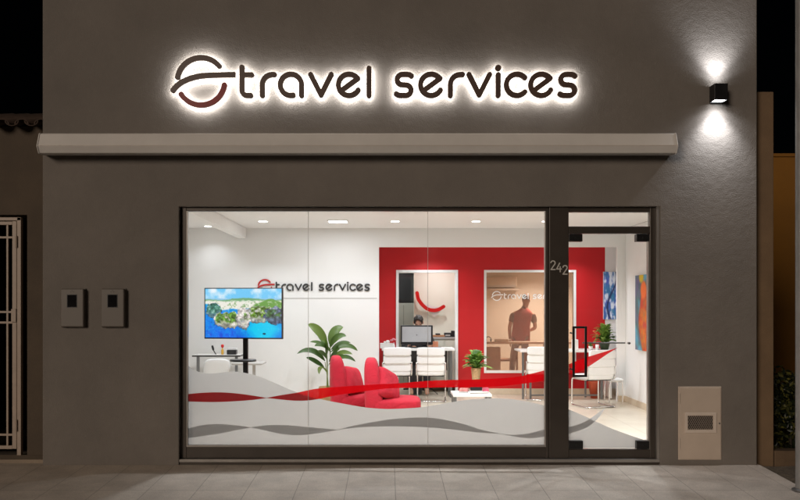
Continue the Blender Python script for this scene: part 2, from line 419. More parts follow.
# ================================================================ GROUND
SLOPE = .05
pav = MB()
def ground_sheet(x0, x1, ys, zf):
    m = MB(); vs = []; fs = []
    for y in ys: vs += [(x0,y,zf(y)),(x1,y,zf(y))]
    for i in range(len(ys)-1): fs.append((2*i,2*i+1,2*i+3,2*i+2))
    m.add(vs, fs); return m
def paving_mat():
    m = mat('paving_tiles', (.3,.26,.22), .62)
    nt = m.node_tree; N = nt.nodes; L = nt.links; b = N['Principled BSDF']
    tc = N.new('ShaderNodeTexCoord'); mp = N.new('ShaderNodeMapping')
    mp.inputs['Location'].default_value = (.815+.44*20, .9*20+.0, 0)
    L.new(tc.outputs['Object'], mp.inputs['Vector'])
    br = N.new('ShaderNodeTexBrick'); br.offset = 0; br.squash = 1
    br.inputs['Scale'].default_value = 1; br.inputs['Brick Width'].default_value = .44; br.inputs['Row Height'].default_value = .90
    br.inputs['Mortar Size'].default_value = .0035; br.inputs['Mortar Smooth'].default_value = .3; br.inputs['Bias'].default_value = 0
    br.inputs['Color1'].default_value = (.62,.54,.46,1); br.inputs['Color2'].default_value = (.58,.50,.425,1)
    br.inputs['Mortar'].default_value = (.36,.31,.265,1)
    L.new(mp.outputs[0], br.inputs['Vector'])
    n1 = N.new('ShaderNodeTexNoise'); n1.inputs['Scale'].default_value = 2.4; n1.inputs['Detail'].default_value = 8; n1.inputs['Roughness'].default_value = .7
    L.new(tc.outputs['Object'], n1.inputs['Vector'])
    n2 = N.new('ShaderNodeTexNoise'); n2.inputs['Scale'].default_value = 120; n2.inputs['Detail'].default_value = 4
    L.new(tc.outputs['Object'], n2.inputs['Vector'])
    r1 = N.new('ShaderNodeMapRange'); r1.inputs['From Min'].default_value = .3; r1.inputs['From Max'].default_value = .7; r1.inputs['To Min'].default_value = .72; r1.inputs['To Max'].default_value = 1.12
    L.new(n1.outputs['Fac'], r1.inputs['Value'])
    r2 = N.new('ShaderNodeMapRange'); r2.inputs['From Min'].default_value = .3; r2.inputs['From Max'].default_value = .7; r2.inputs['To Min'].default_value = .82; r2.inputs['To Max'].default_value = 1.15
    L.new(n2.outputs['Fac'], r2.inputs['Value'])
    mu = N.new('ShaderNodeMath'); mu.operation = 'MULTIPLY'; L.new(r1.outputs[0], mu.inputs[0]); L.new(r2.outputs[0], mu.inputs[1])
    mx = N.new('ShaderNodeMix'); mx.data_type = 'RGBA'; mx.blend_type = 'MULTIPLY'; mx.inputs[0].default_value = 1
    L.new(br.outputs['Color'], mx.inputs[6]); L.new(mu.outputs[0], mx.inputs[7]); L.new(mx.outputs[2], b.inputs['Base Color'])
    hb = N.new('ShaderNodeMath'); hb.operation = 'MULTIPLY_ADD'; hb.inputs[1].default_value = -1.0
    L.new(br.outputs['Fac'], hb.inputs[0]); 
    sc2 = N.new('ShaderNodeMath'); sc2.operation = 'MULTIPLY'; sc2.inputs[1].default_value = .35; L.new(n2.outputs['Fac'], sc2.inputs[0])
    L.new(sc2.outputs[0], hb.inputs[2])
    bp = N.new('ShaderNodeBump'); bp.inputs['Strength'].default_value = .6; bp.inputs['Distance'].default_value = .004
    L.new(hb.outputs[0], bp.inputs['Height']); L.new(bp.outputs['Normal'], b.inputs['Normal'])
    L.new(r1.outputs[0], b.inputs['Roughness'])
    r1b = N.new('ShaderNodeMapRange'); r1b.inputs['To Min'].default_value = .5; r1b.inputs['To Max'].default_value = .78
    L.new(n1.outputs['Fac'], r1b.inputs['Value']); L.new(r1b.outputs[0], b.inputs['Roughness'])
    return m
PAVING = paving_mat()
m = ground_sheet(-30, 3.72, [-3.2,-2.4,-1.6,-.9,-.4,0,.6], lambda y: SLOPE*min(y,0))
struct(m.build('pavement', PAVING))
ASPHALT = mat('asphalt', (.05,.048,.046), .85, noise=(6,.25), bump=(120,.6,.006))
KERB = mat('kerb_stone', (.28,.26,.24), .8, noise=(6,.15))
struct(MB().box(-30, 60, -3.36, -3.203, -.45, -.158).build('kerb', KERB, bevel=.015))
struct(ground_sheet(-30, 60, [-14,-3.363], lambda y: -.29).build('road', ASPHALT))
struct(ground_sheet(-400, 400, [-400,400], lambda y: -.35).build('ground', SOIL))
# bare earth strip beyond the paving
sm = MB(); vs = []; fs = []; nx, ny = 60, 60
for j in range(ny+1):
    for i in range(nx+1):
        x = 3.722+5*i/nx; y = -3.2+3.2*j/ny
        vs.append((x, y, SLOPE*y-.012+.016*math.sin(x*17+y*9)*math.sin(y*23-x*4)+random.uniform(-.008,.008)))
for j in range(ny):
    for i in range(nx): a = j*(nx+1)+i; fs.append((a,a+1,a+nx+2,a+nx+1))
sm.add(vs, fs); struct(sm.build('soil_strip', SOIL, smooth=True))

# ================================================================ SHOP BUILDING
B = thing('shop_building', 'grey brown stucco shop with lit showroom behind a wide glazed front', 'building')
FS = 99.4                                     # scale at the recessed frame
fx = lambda p: wx(p, FS)
fz = lambda p: wz(p, FS)
FY = dy(FS)                                   # about .048 behind the wall face
OX0, OX1, OZ0, OZ1 = wx(179,100), wx(660,100), wz(466.5,100), wz(206.5,100)
FLZ = .10
MB().wall(-3.455, 3.69, -.06, 5.2, 0, .30, [(OX0,OX1,OZ0,OZ1)]).build('facade_wall', STUCCO, B, bevel=.008)
MB().box(3.692, 3.93, .15, dy(64.5)+.03, -.05, wz(92,98)).build('side_wall', PIER, B, bevel=.008)
MB().box(3.903, 3.93, dy(64.5)+.032, 8.7, -.05, wz(92,98)).build('rear_side_wall', PIER, B)
MB().box(-3.455, -3.30, .303, 7, -.05, 4.9).build('party_wall', STUCCO, B)
MB().box(-3.30, 3.69, .303, 9, 3.3, 3.5).build('roof_slab', STUCCO, B)
# interior shell
def floor_mat():
    m = mat('floor_tiles', (.66,.58,.47), .25)
    nt = m.node_tree; N = nt.nodes; L = nt.links; b = N['Principled BSDF']
    tc = N.new('ShaderNodeTexCoord')
    br = N.new('ShaderNodeTexBrick'); br.offset = 0; br.inputs['Scale'].default_value = 1
    br.inputs['Brick Width'].default_value = .6; br.inputs['Row Height'].default_value = .6; br.inputs['Mortar Size'].default_value = .002
    br.inputs['Color1'].default_value = (.70,.62,.50,1); br.inputs['Color2'].default_value = (.66,.58,.47,1); br.inputs['Mortar'].default_value = (.42,.36,.28,1)
    mp = N.new('ShaderNodeMapping'); mp.inputs['Location'].default_value = (12,12,0)
    L.new(tc.outputs['Object'], mp.inputs['Vector']); L.new(mp.outputs[0], br.inputs['Vector'])
    n = N.new('ShaderNodeTexNoise'); n.inputs['Scale'].default_value = 3; n.inputs['Detail'].default_value = 8
    L.new(tc.outputs['Object'], n.inputs['Vector'])
    r = N.new('ShaderNodeMapRange'); r.inputs['To Min'].default_value = .85; r.inputs['To Max'].default_value = 1.1; L.new(n.outputs['Fac'], r.inputs['Value'])
    mx = N.new('ShaderNodeMix'); mx.data_type = 'RGBA'; mx.blend_type = 'MULTIPLY'; mx.inputs[0].default_value = 1
    L.new(br.outputs['Color'], mx.inputs[6]); L.new(r.outputs[0], mx.inputs[7]); L.new(mx.outputs[2], b.inputs['Base Color'])
    return m
FLOORT = floor_mat()
CZ = 2.79
YB = dy(64.5); YR = dy(59.6); YP = dy(65.3)
MB().box(-3.29, 3.90, .16, 8.7, -.02, FLZ).build('interior_floor', FLOORT, B)
MB().box(-3.29, 3.68, .302, YB+.05, CZ, CZ+.1).build('ceiling', WHITE, B)
MB().box(-.30, 3.90, YB+.12, 8.7, 2.62, 2.70).build('back_ceiling', WHITE, B)
MB().box(-2.32, -2.20, .305, YB-.002, wz(238.5,64.5), CZ-.002).build('ceiling_beam', WHITE, B, bevel=.004)
MB().box(-3.292, -3.22, .305, YB+.1, FLZ+.001, CZ-.001).build('left_wall', WHITE, B)
MB().wall(-3.22, 3.90, FLZ+.001, CZ+.08, YB, YB+.05, [(wx(379,64.5), wx(617,64.5), FLZ-.5, wz(247,64.5))]).build('partition_wall', WHITE, B, bevel=.003)
MB().box(3.683, 3.689, .305, YB-.002, FLZ+.001, CZ-.001).build('right_wall', WHITE, B)
DX0, DX1, DZ1 = wx(396,59.6), wx(458,59.6), wz(270,59.6)
VX0, VX1, VZ0 = wx(484,59.6), wx(576,59.6), wz(373,59.6)
MB().wall(-.30, wx(605,59.6), FLZ+.001, 2.619, YR, YR+.10, [(DX0,DX1,FLZ-.5,DZ1),(VX0,VX1,VZ0,DZ1)]).build('red_wall', REDWALL, B)
MB().box(wx(605,59.6)+.002, 3.89, YR+.004, YR+.10, FLZ+.001, 2.619).build('white_back_wall', WHITE, B)
MB().box(-.30, -.20, YB+.102, YR-.002, FLZ+.001, 2.619).build('recess_side_wall', WHITE, B)
MB().box(3.84, 3.89, YB+.102, YR+.002, FLZ+.001, 2.619).build('recess_end_wall', WHITE, B)
# skirtings
sk = MB()
sk.box(3.668, 3.682, .31, YB-.016, FLZ+.001, FLZ+.095)
sk.box(wx(617,64.5)+.001, 3.667, YB-.015, YB-.001, FLZ+.001, FLZ+.095)
sk.box(-.19, DX0-.05, YR-.014, YR-.001, FLZ+.001, FLZ+.10)
sk.box(DX1+.05, 3.83, YR-.014, YR-.001, FLZ+.001, FLZ+.10)
sk.box(-3.2, wx(379,64.5), YB-.014, YB-.001, FLZ+.001, FLZ+.095)
sk.build('skirting', SKIRT, B, bevel=.003)
# faint joint on the white panelled wall
MB().box(wx(283,64.5), wx(377,64.5), YB-.004, YB-.0005, wz(298.6,64.5), wz(298.0,64.5)).build('panel_joint', GREYLAM, B)
# back office shells
MB().box(1.34, 1.40, YR+.102, 8.6, FLZ+.001, 2.619).build('dividing_wall', BEIGE, B)
MB().box(1.402, 3.89, 8.30, 8.40, FLZ+.001, 2.619).build('office_back_wall', BEIGE, B)
MB().box(3.80, 3.89, YR+.102, 8.298, FLZ+.001, 2.619).build('office_end_wall', BEIGE, B)
MB().box(wx(414,55.9), 1.338, 6.31, 6.40, FLZ+.001, 2.619).build('cream_wall', CREAM, B, bevel=.004)
MB().box(-.30, 1.338, 7.6, 7.7, FLZ+.001, 2.619).build('store_back_wall', CREAM, B)
MB().box(-.30, -.21, YR+.102, 7.598, FLZ+.001, 2.619).build('store_side_wall', CREAM, B)
# doorway frame in the red wall
df = MB(); fw = .045
df.box(DX0, DX0+fw, YR-.02, YR+.11, FLZ+.002, DZ1); df.box(DX1-fw, DX1, YR-.02, YR+.11, FLZ+.002, DZ1)
df.box(DX0+fw, DX1-fw, YR-.02, YR+.11, DZ1-fw, DZ1)
ow = df.build('doorway_frame', WHITEPLASTIC, B, bevel=.004)
# internal window: frame, tinted pane
iw = MB(); fw = .04
iw.box(VX0, VX0+fw, YR-.015, YR+.11, VZ0, DZ1); iw.box(VX1-fw, VX1, YR-.015, YR+.11, VZ0, DZ1)
iw.box(VX0+fw, VX1-fw, YR-.015, YR+.11, DZ1-fw, DZ1); iw.box(VX0+fw, VX1-fw, YR-.015, YR+.11, VZ0, VZ0+fw)
IW = iw.build('internal_window', WHITEPLASTIC, B, bevel=.004)
MB().box(VX0+fw-.004, VX1-fw+.004, YR+.02, YR+.028, VZ0+fw-.004, DZ1-fw+.004).build('tinted_pane', TINT, IW)

# ---- shop window
W = MB()
yF, yBk = FY, FY+.07
GX0, GX1, GZ0, GZ1 = fx(186.5), fx(546), fz(446.5), fz(211)
W.box(fx(180.5), GX0, yF, yBk, fz(458), fz(207)); W.box(GX1, fx(549), yF, yBk, fz(458), GZ1)
W.box(GX0, GX1, yF, yBk, fz(458), GZ0); W.box(GX0, fx(549), yF, yBk, GZ1, fz(207.0))
SW = W.build('shop_window', DARKALU, B, bevel=.004)
bead = MB(); t_ = .014
bead.box(GX0, GX0+t_, yF-.006, yF+.03, GZ0+t_, GZ1); bead.box(GX1-t_, GX1, yF-.006, yF+.03, GZ0+t_, GZ1)
bead.box(GX0, GX1, yF-.006, yF+.03, GZ0-.004, GZ0+t_)
bead.build('glazing_bead', PALEALU, SW, bevel=.002)
seams = [GX0-.008, fx(308), fx(428), GX1+.008]
for a,b in zip(seams[:-1], seams[1:]):
    MB().box(a+.002, b-.002, FY+.032, FY+.040, GZ0-.008, GZ1+.008).build('glass_pane', GLASS, SW)
SEAL = mat('silicone_seal', (.50,.49,.47), .4, noise=(9,.04))
for sx in seams[1:3]:
    MB().box(sx-.0018, sx+.0018, FY+.031, FY+.041, GZ0, GZ1).build('silicone_joint', SEAL, SW)
# ---- plinth and threshold in front of the frames
MB().box(OX0+.004, OX1-.004, .012, .30, OZ0-.01, fz(461.5)).build('plinth', DARKALU, B, bevel=.004)
MB().box(OX0+.002, OX1-.002, -.004, .16, fz(461.4), fz(458.3)).build('window_sill', PALEALU, B, bevel=.004)
tr = MB()
tr.box(fx(655.5), OX1-.002, .004, .10, fz(458.2), fz(206.8)); tr.box(OX0+.002, fx(180.4), .004, .10, fz(458.2), fz(206.8))
tr.box(fx(180.4)+.001, fx(655.5)-.001, .010, .10, fz(206.9), OZ1-.001)
tr.build('opening_trim', PALEALU, B, bevel=.002)
# ---- entrance door
d = MB()
d.box(fx(549.2), fx(568.5), yF-.012, yBk+.02, fz(458), fz(207))                 # wide mullion
d.box(fx(650), fx(655.3), yF, yBk, fz(458), fz(207))
d.box(fx(568.5), fx(650), yF, yBk, fz(212), fz(207)); d.box(fx(568.5), fx(650), yF-.004, yBk, fz(233.5), fz(226.5))
d.box(fx(568.5), fx(650), yF, yBk, fz(458), fz(449.5))
D = d.build('entrance_door', DARKALU, B, bevel=.004)
MB().box(fx(569.4), fx(648.9), FY+.030, FY+.040, fz(449.2), fz(233.7)).build('door_glass', GLASS, D)
MB().box(fx(569), fx(650)-.003, FY+.028, FY+.036, fz(226.7), fz(211.8)).build('transom_glass', GLASS, D)
MB().box(fx(648), fx(649.9), yF-.002, FY+.05, fz(449.4), fz(234)).build('door_edge', PALEALU, D, bevel=.002)
for (a,b,c,e) in ((569,582.5,241.5,234),(636.5,649.4,241.5,234),(569,583,449,441),(636.5,649.4,449,441)):
    pf = MB().box(fx(a), fx(b), FY-.004, FY+.074, fz(c), fz(e))
    pf.tube([(fx((a+b)/2), FY-.007, fz((c+e)/2)), (fx((a+b)/2), FY-.002, fz((c+e)/2))], .008, 12)
    pf.build('patch_fitting', BLACKMETAL, D, bevel=.004)
hd = MB(); hx0,hx1,hz0,hz1 = fx(571),fx(583),fz(375),fz(327); hr=.011
hd.box(hx0-hr, hx0+hr, -.075, -.053, hz0-hr, hz1+hr); hd.box(hx1-hr, hx1+hr, -.075, -.053, hz0-hr, hz1+hr)
hd.box(hx0+hr, hx1-hr, -.075, -.053, hz1-hr, hz1+hr); hd.box(hx0+hr, hx1-hr, -.075, -.053, hz0-hr, hz0+hr)
for z in (hz0+.06, hz1-.06): hd.tube([(hx0,-.054,z),(hx0,FY+.03,z)], .008, 10)
hd.build('pull_handle', BLACKMETAL, D, bevel=.003)
rb = MB(); rb.box(fx(584), fx(627), FY+.055, FY+.067, fz(343.9), fz(342.5))
for px in (588, 622): rb.tube([(fx(px), FY+.04, fz(343.2)), (fx(px), FY+.056, fz(343.2))], .005, 8)
rb.build('push_bar', GREYMETAL, D, bevel=.002)
MB().tube([(fx(630), FY+.016, fz(343.4)), (fx(630), FY+.058, fz(343.4))], .011, 16).build('lock_cylinder', GREYMETAL, D)
# number 242 stepping down the mullion
def d2(x,y,w,h):
    return [dict(pts=arc(x+w/2, y+w/2, w/2, 190, 360+35, 20)+[(x+.1,y+h),(x+w,y+h)])]
def d4(x,y,w,h):
    return [dict(pts=[(x+w*.62,y),(x,y+h*.68),(x+w,y+h*.68)]), dict(pts=[(x+w*.74,y+h*.42),(x+w*.74,y+h)])]
for strokes in (d2(550.6,261,4.2,8.6), d4(556.4,263.2,4.7,8.6), d2(562.6,265.6,4.2,8.6)):
    me = loops_mesh('number', sdf_loops(strokes, .55, .09), 1/FS, .004, (388,305))
    me.transform(Matrix.Translation((0, yF-.0145, EYE))); me.materials.clear(); me.materials.append(DIGIT)
    o = bpy.data.objects.new('door_number', me); COL.objects.link(o); o.parent = D

# ---- vinyl films on the inside of the glass
def band(name, up, lo, y, m, parent, x0=None, x1=None):
    U = spline(up, 8); Lo = spline(lo, 8)
    xa = max(U[0].x, Lo[0].x); xb = min(U[-1].x, Lo[-1].x)
    n = 90; mb = MB(); vs = []
    def at(S, x):
        for a,b in zip(S[:-1], S[1:]):
            if a.x <= x <= b.x: return a.y + (b.y-a.y)*((x-a.x)/max(1e-6,b.x-a.x))
        return S[-1].y if x > S[-1].x else S[0].y
    for i in range(n+1):
        x = xa+(xb-xa)*i/n; a,b = at(U,x), at(Lo,x)
        if b < a: b = a+.02
        vs += [(fx(x), y, fz(a)), (fx(x), y, fz(b))]
    mb.add(vs, [(2*i,2*i+1,2*i+3,2*i+2) for i in range(n)])
    return mb.build(name, m, parent)
gup = [(185.8,365.2),(192,369.5),(199,372.6),(210,374),(222.5,372.8),(235,372),(245,373.4),(260,377.5),(280,386),(295,392.3),(320,399.6),(342,404),(365,408),(382,409.4),(396,409.4),(420,408),(445,404),(470,400),(495,398.8),(515,400),(532,403),(546.4,406.2)]
band('wave_film', gup, [(185.8,447.2),(546.4,447.2)], FY+.0455, GREYFILM, SW)
gd = [(569.6,409.9),(584,416),(610,428),(630,435.5),(648,441.6)]
band('wave_film', gd, [(569.6,448.8),(648,448.8)], FY+.0455, GREYFILM, D)
for up,lo in (([(186,429.5),(200,426),(217,424.6),(235,426),(250,428)],[(186,439),(200,437),(220,434),(237,430.6),(250,428.2)]),
              ([(250,428),(265,426),(285,425.8),(310,428),(338,430.4)],[(250,428.2),(262,430.5),(280,434.5),(297,436),(317,434),(338,430.6)]),
              ([(338,430.4),(355,426),(380,421.5),(395,419.5),(420,418),(440,419.5),(465,425),(482,430.5),(502,434.5)],[(338,430.6),(355,428.4),(370,427.5),(395,427),(427,428),(452,430),(477,433),(502,434.7)]),
              ([(502,434.5),(510,435.5),(520,435.2),(530,434),(546,430)],[(502,434.7),(517,437.5),(532,439),(546,437)])):
    band('dark_ribbon', up, lo, FY+.0435, DARKFILM, SW)  # ribbon of darker grey vinyl laid over the wave film
band('dark_ribbon', [(569.8,428),(580,424.8),(590,420),(606,408.5)], [(569.8,434.5),(588,428),(600,418),(606,408.9)], FY+.0435, DARKFILM, D)
band('red_ribbon', [(186,394.6),(205,393),(225,393),(245,395),(266,398.3)], [(186,402),(210,402.6),(230,402),(250,400.6),(266,398.5)], FY+.0420, REDFILM, SW)
band('red_ribbon', [(266,398.3),(280,395.7),(297,393),(317,389),(342,387),(380,384.5),(395,384),(432,381),(470,380),(495,379),(520,376.7),(546.2,370.5)],
     [(266,398.5),(280,400),(295,401.2),(312,400.5),(335,396),(355,393),(380,389.7),(395,388.6),(432,388),(470,387.6),(495,387),(520,384.6),(546.2,381)], FY+.0420, REDFILM, SW)
band('red_ribbon', [(569.8,364.5),(584,358.7),(600,353.8),(618.5,348)], [(569.8,375),(582.6,371),(598,361.4),(609,354),(618.5,348.2)], FY+.0420, REDFILM, D)

# ================================================================ SIGNS
SG = thing('shop_sign', 'halo lit sign reading travel services with round emblem above the awning box', 'sign', (wx(375,101), -.070, wz(84.8,101)))
wordmark(SG, 1/101, .034, (375,84.8), SIGNFACE, SIGNFACE, SIGNRED, LED)
SI = thing('wall_sign', 'dark grey letters travel services with red emblem on the white inside wall', 'sign', (wx(257,64.5), YB-.014, wz(287.3,64.5)))
wordmark(SI, .2783/64.5, .012, (172,84.8), INKGREY, INKRED, INKRED)
GS = thing('window_sign', 'white lettering travel services stuck on the tinted inner window', 'sign', (wx(491.5,59.6), YR+.018, wz(296.6,59.6)))
wordmark(GS, .187/59.6, .002, (172,84.8), INKWHITE, INKWHITE, INKWHITE)

# ================================================================ AWNING CASSETTE
aw = thing('awning_cassette', 'long grey closed awning box fixed across the wall under the lit sign', 'awning', (0,0,0))
ax0, ax1 = wx(37.5,102.6), wx(677.5,102.6)
zt, zm, zb = wz(133.8,102), wz(145.6,102.8), wz(153.6,102.2)
prof = [(-.002,zt+.012),(-.15,zt+.006),(-.172,zt-.004),(-.222,zm+.006),(-.225,zm-.004),(-.188,zb+.006),(-.180,zb),(-.002,zb+.012)]
MB().xprism(prof, ax0+.012, ax1-.012).build('cassette', AWNING, aw, bevel=.004)
for a in (ax0, ax1-.0115):
    MB().xprism([(y-.004 if y < -.01 else y, z+(.004 if i < 4 else -.004)) for i,(y,z) in enumerate(prof)], a, a+.0115).build('end_cap', AWNING, aw, bevel=.003)
MB().box(ax0+.013, ax1-.013, -.2275, -.2235, zm-.0015, zm+.002).build('front_seam', CABINET, aw)

# ================================================================ WALL LAMP
wl = thing('wall_lamp', 'black box wall lamp shining up and down on the right of the front', 'lamp', (wx(719,101.2), 0, wz(93,101.2)))
hw_, hh = .065, .081
h = MB().wall(-hw_, hw_, -hw_, hw_, -hh, hh, [(-hw_+.006, hw_-.006, -hw_+.006, hw_-.006)])
h.v = [(x, z-.085-.0, y) for x,y,z in h.v]       # open tube, its axis upright
h.build('lamp_housing', BLACKMETAL, wl, bevel=.002)
MB().box(-.04, .04, -.019, -.001, -.05, .05).build('wall_bracket', BLACKMETAL, wl)
LENS = mat('lamp_lens', (.9,.9,.9), .4, emit=((.95,.97,1), 14))
for sgn in (-1,1):
    z = sgn*(hh-.016)
    MB().box(-hw_+.0065, hw_-.0065, -.085-hw_+.0065, -.085+hw_-.0065, z-.003, z+.003).build('lamp_lens', LENS, wl)
    for en, cone, tilt in ((19, 142, 0), (78, 94, 0)):      # wide spill and the tighter lens beam
        ld = bpy.data.lights.new('lamp_beam', 'SPOT'); ld.energy = en*(.72 if sgn > 0 else 1); ld.spot_size = R(cone); ld.spot_blend = 1; ld.shadow_soft_size = .02; ld.color = (.93,.95,1)
        lo = bpy.data.objects.new('lamp_beam', ld); COL.objects.link(lo); lo.parent = wl
        lo.location = (0, -.112, sgn*(hh-.004)); lo.rotation_euler = (R(180-tilt) if sgn > 0 else R(tilt), 0, 0)

# ================================================================ METER BOXES, CABINET
def meter_box(px, label):
    t = thing('meter_box', label, 'meter box', (wx(px,100.5), 0, wz(308,100.5)), group='meter boxes on the left of the front')
    MB().box(-.116, .116, -.055, -.001, -.19, .19).build('casing', BOXPLASTIC, t, bevel=.012, seg=3)
    MB().box(-.122, .122, -.014, -.0005, -.196, .196).build('back_plate', BOXPLASTIC, t, bevel=.005)
    c = MB().box(-.052, .052, -.0565, -.054, .003, .137).build('window_rim', BLACK, t, bevel=.002)
    MB().box(-.045, .045, -.0585, -.0562, .010, .130).build('meter_glass', mat('dark_glass', (.006,.006,.007), .08), c)
    e = MB(); e.tube([(-.014,-.0575,.160),(-.014,-.053,.160)], .006, 10); e.tube([(.014,-.0575,.160),(.014,-.053,.160)], .006, 10); e.box(-.004,.004,-.0575,-.053,.166,.178)
    e.build('screw', DARKALU, t)
    return t
meter_box(72.6, 'grey plastic meter box with black window, nearer the white gate')
meter_box(113, 'grey plastic meter box with black window, nearer the shop window')
uc = thing('utility_cabinet', 'beige metal service cabinet with mesh vent set in the wall beside the door', 'cabinet', (wx(699.5,100), 0, wz(423,100)))
MB().box(-.216, .216, -.012, .0, -.366, .366).build('cabinet_frame', CABINET, uc, bevel=.004)
MB().wall(-.205, .205, -.354, .354, -.022, -.0125, [(-.128,.128,-.062,.076)]).build('cabinet_door', CABINET, uc, bevel=.003)
v = MB(); v.wall(-.158, .158, -.095, .106, -.034, -.0223, [(-.128,.128,-.066,.078)]); vf = v.build('vent_frame', mat('lit_vent_metal', (.60,.52,.45), .4, noise=(5,.05)), uc, bevel=.003)  # frame colour made paler than the cabinet to paint in light on its edges
MB().box(-.127, .127, -.0145, -.0122, -.062, .077).build('vent_shade_sheet', BLACK, uc)  # flat black sheet paints the shade of a hollow behind the mesh
ms = MB(); nr, nc = 8, 13
for j in range(nr+1):
    z = -.066+.144*j/nr
    pts = [(-.128+.256*i/(nc*2), -.0195, z+(.0085 if (i+j) % 2 else -.0085)*.9) for i in range(nc*2+1)]
    ms.tube([(x,y,max(-.066,min(.078,zz))) for x,y,zz in pts], .0022, 5)
ms.build('mesh_grille', CABINET, vf)
for z in (.25, -.20): MB().tube([(-.209,-.026,z-.05),(-.209,-.026,z+.05)], .007, 10).build('hinge', CABINET, uc)
MB().tube([(.19,-.028,.0),(.19,-.0225,.0)], .008, 12).build('cabinet_lock', GREYMETAL, uc)

# ================================================================ NEIGHBOUR ON THE LEFT
NS = 95.6; NY = dy(NS)
NB = thing('neighbour_house', 'dark rendered low house with tiled eave beside the shop', 'house')
GX = wx(27,NS); GZT = wz(215,NS); GZB = wz(455,NS)
MB().wall(-7.5, -3.462, -.05, wz(126,NS), NY, NY+.25, [(-5.0,GX,GZB,GZT)]).build('house_wall', OLDWALL, NB, bevel=.006)
MB().box(-7.5, -3.47, 2.6, 2.75, -.05, 3.1).build('back_wall', OLDWALL, NB)
MB().box(-7.5, -3.462, .10, NY-.002, -.06, .035).build('door_step', mat('step_stone', (.24,.19,.14), .8, noise=(5,.15)), NB, bevel=.006)
rf = MB()
for i in range(24):
    cx = -3.56-.2*i
    for k, (rad, up) in enumerate(((.075, 1), (.075, -1))):
        x = cx-.10*k; n = 8; vs = []; fs = []
        for jj,(y,z) in enumerate(((NY-.16, wz(127.5,NS)+(.02 if up < 0 else 0)), (NY+2.2, wz(127.5,NS)+.62))):
            for q in range(n+1):
                a = PI*q/n
                vs.append((x+rad*math.cos(a), y, z+up*rad*.75*math.sin(a)+(0 if up > 0 else .015)))
                vs.append((x+(rad-.014)*math.cos(a), y, z+up*(rad-.014)*.75*math.sin(a)+(0 if up > 0 else .015)))
        m2 = 2*(n+1)
        for q in range(n):
            fs += [(2*q,2*q+2,m2+2*q+2,m2+2*q),(2*q+1,2*q+3,m2+2*q+3,m2+2*q+1),(2*q,2*q+1,2*q+3,2*q+2)]
        rf.add(vs, fs)
rf.build('tiled_roof', mat('roof_tile', (.05,.03,.02), .85, noise=(7,.3)), NB, smooth=True)
gt = thing('metal_gate', 'pale painted metal bar gate in the doorway of the dark house', 'gate', (GX-.02, NY-.03, 0))
L0 = -1.2
fr = MB()
zt_, zb_ = wz(217.5,NS), wz(448.5,NS)
fr.box(-.072, -.03, 0, .05, wz(457,NS), zt_+.0); fr.box(L0, -.031, 0, .05, zt_-.035, zt_-.001)
fr.build('gate_post', GATEPAINT, gt, bevel=.003)
lf = MB(); q1 = -.078
lf.box(q1-.045, q1, .004, .044, zb_, zt_-.04)
for z in (zt_-.062, wz(447,NS)): lf.box(L0, q1-.045, .006, .042, z-.018, z+.018)
lf.build('leaf_frame', GATEPAINT, gt, bevel=.003)
for py in (237.5, 312, 322.5, 434.5): MB().box(L0, q1-.046, .012, .034, wz(py,NS)-.011, wz(py,NS)+.011).build('cross_bar', GATEPAINT, gt, bevel=.002)
for k in range(7):
    x = wx(8,NS)-(GX-.02)-.165*k
    MB().box(x-.010, x+.010, .014, .032, wz(446,NS), zt_-.062).build('upright_bar', GATEPAINT, gt, bevel=.002)
for py in (242, 425): MB().tube([(-.075,-.006,wz(py,NS)-.06),(-.075,-.006,wz(py,NS)+.06)], .012, 10).build('hinge', GATEPAINT, gt)
MB().box(q1-.05, q1+.002, -.012, .0035, wz(322,NS), wz(309,NS)).build('lock_plate', GATEPAINT, gt, bevel=.003)

# ================================================================ RIGHT SIDE
MB().box(3.945, 9, .16, .32, -.08, wz(450,97.5)).build('garden_wall', mat('garden_wall_render', (.13,.085,.05), .9, noise=(4,.3), bump=(40,.5,.008)), bevel=.01)
tag(bpy.data.objects['garden_wall'], 'low dark brown garden wall in front of the hedge', 'wall')
fb = thing('orange_house', 'plain orange rendered building standing behind the hedge', 'building', (0,0,0))
MB().box(4.6, 14, 8, 8.4, -.35, wz(157,50)).build('wall', ORANGEWALL, fb, bevel=.01)
MB().box(4.58, 14.02, 7.97, 8.5, wz(157,50)+.002, wz(157,50)+.07).build('coping', ORANGEWALL, fb, bevel=.01)
MB().box(3.945, 9, .33, 7.9, -.35, -.02).build('garden_ground', SOIL); struct(bpy.data.objects['garden_ground'])
# hedge
hg = thing('hedge', 'dark leafy clipped hedge behind the low garden wall', 'hedge', (0,0,0))
hv = MB(); at_ = []
for i in range(9000):
    x = random.uniform(3.98, 6.2); y = random.uniform(.55, 1.5)
    top = .84+.09*math.sin(x*5.1)+.07*math.sin(x*13+y*7)
    z = random.uniform(0, 1)**.75*top
    if random.random() < .5: y = .55+abs(random.gauss(0,.06))+.05*math.sin(x*9+z*11)
    c = Vector((x,y,z)); n_ = Vector((random.gauss(0,1), random.gauss(-.6,1), random.gauss(.6,1))).normalized()
    u = n_.orthogonal().normalized(); u = Matrix.Rotation(random.uniform(0,6.28),3,n_) @ u; w = n_.cross(u)
    l = random.uniform(.022,.042); b_ = l*.5
    hv.add([c-u*l, c+w*b_+n_*.004, c+u*l, c-w*b_+n_*.004], [(0,1,2,3)]); k = random.random(); at_ += [k]*4
hv.build('foliage', LEAFH, hg, attr=at_)
hs = MB()
for k in range(14):
    x = 4.05+.16*k; hs.tube([(x,1,-.1),(x+random.uniform(-.05,.05),1+random.uniform(-.1,.1),.35),(x+random.uniform(-.1,.1),1,.75)], [.02,.014,.006], 6)
hs.build('stem', BARK, hg)
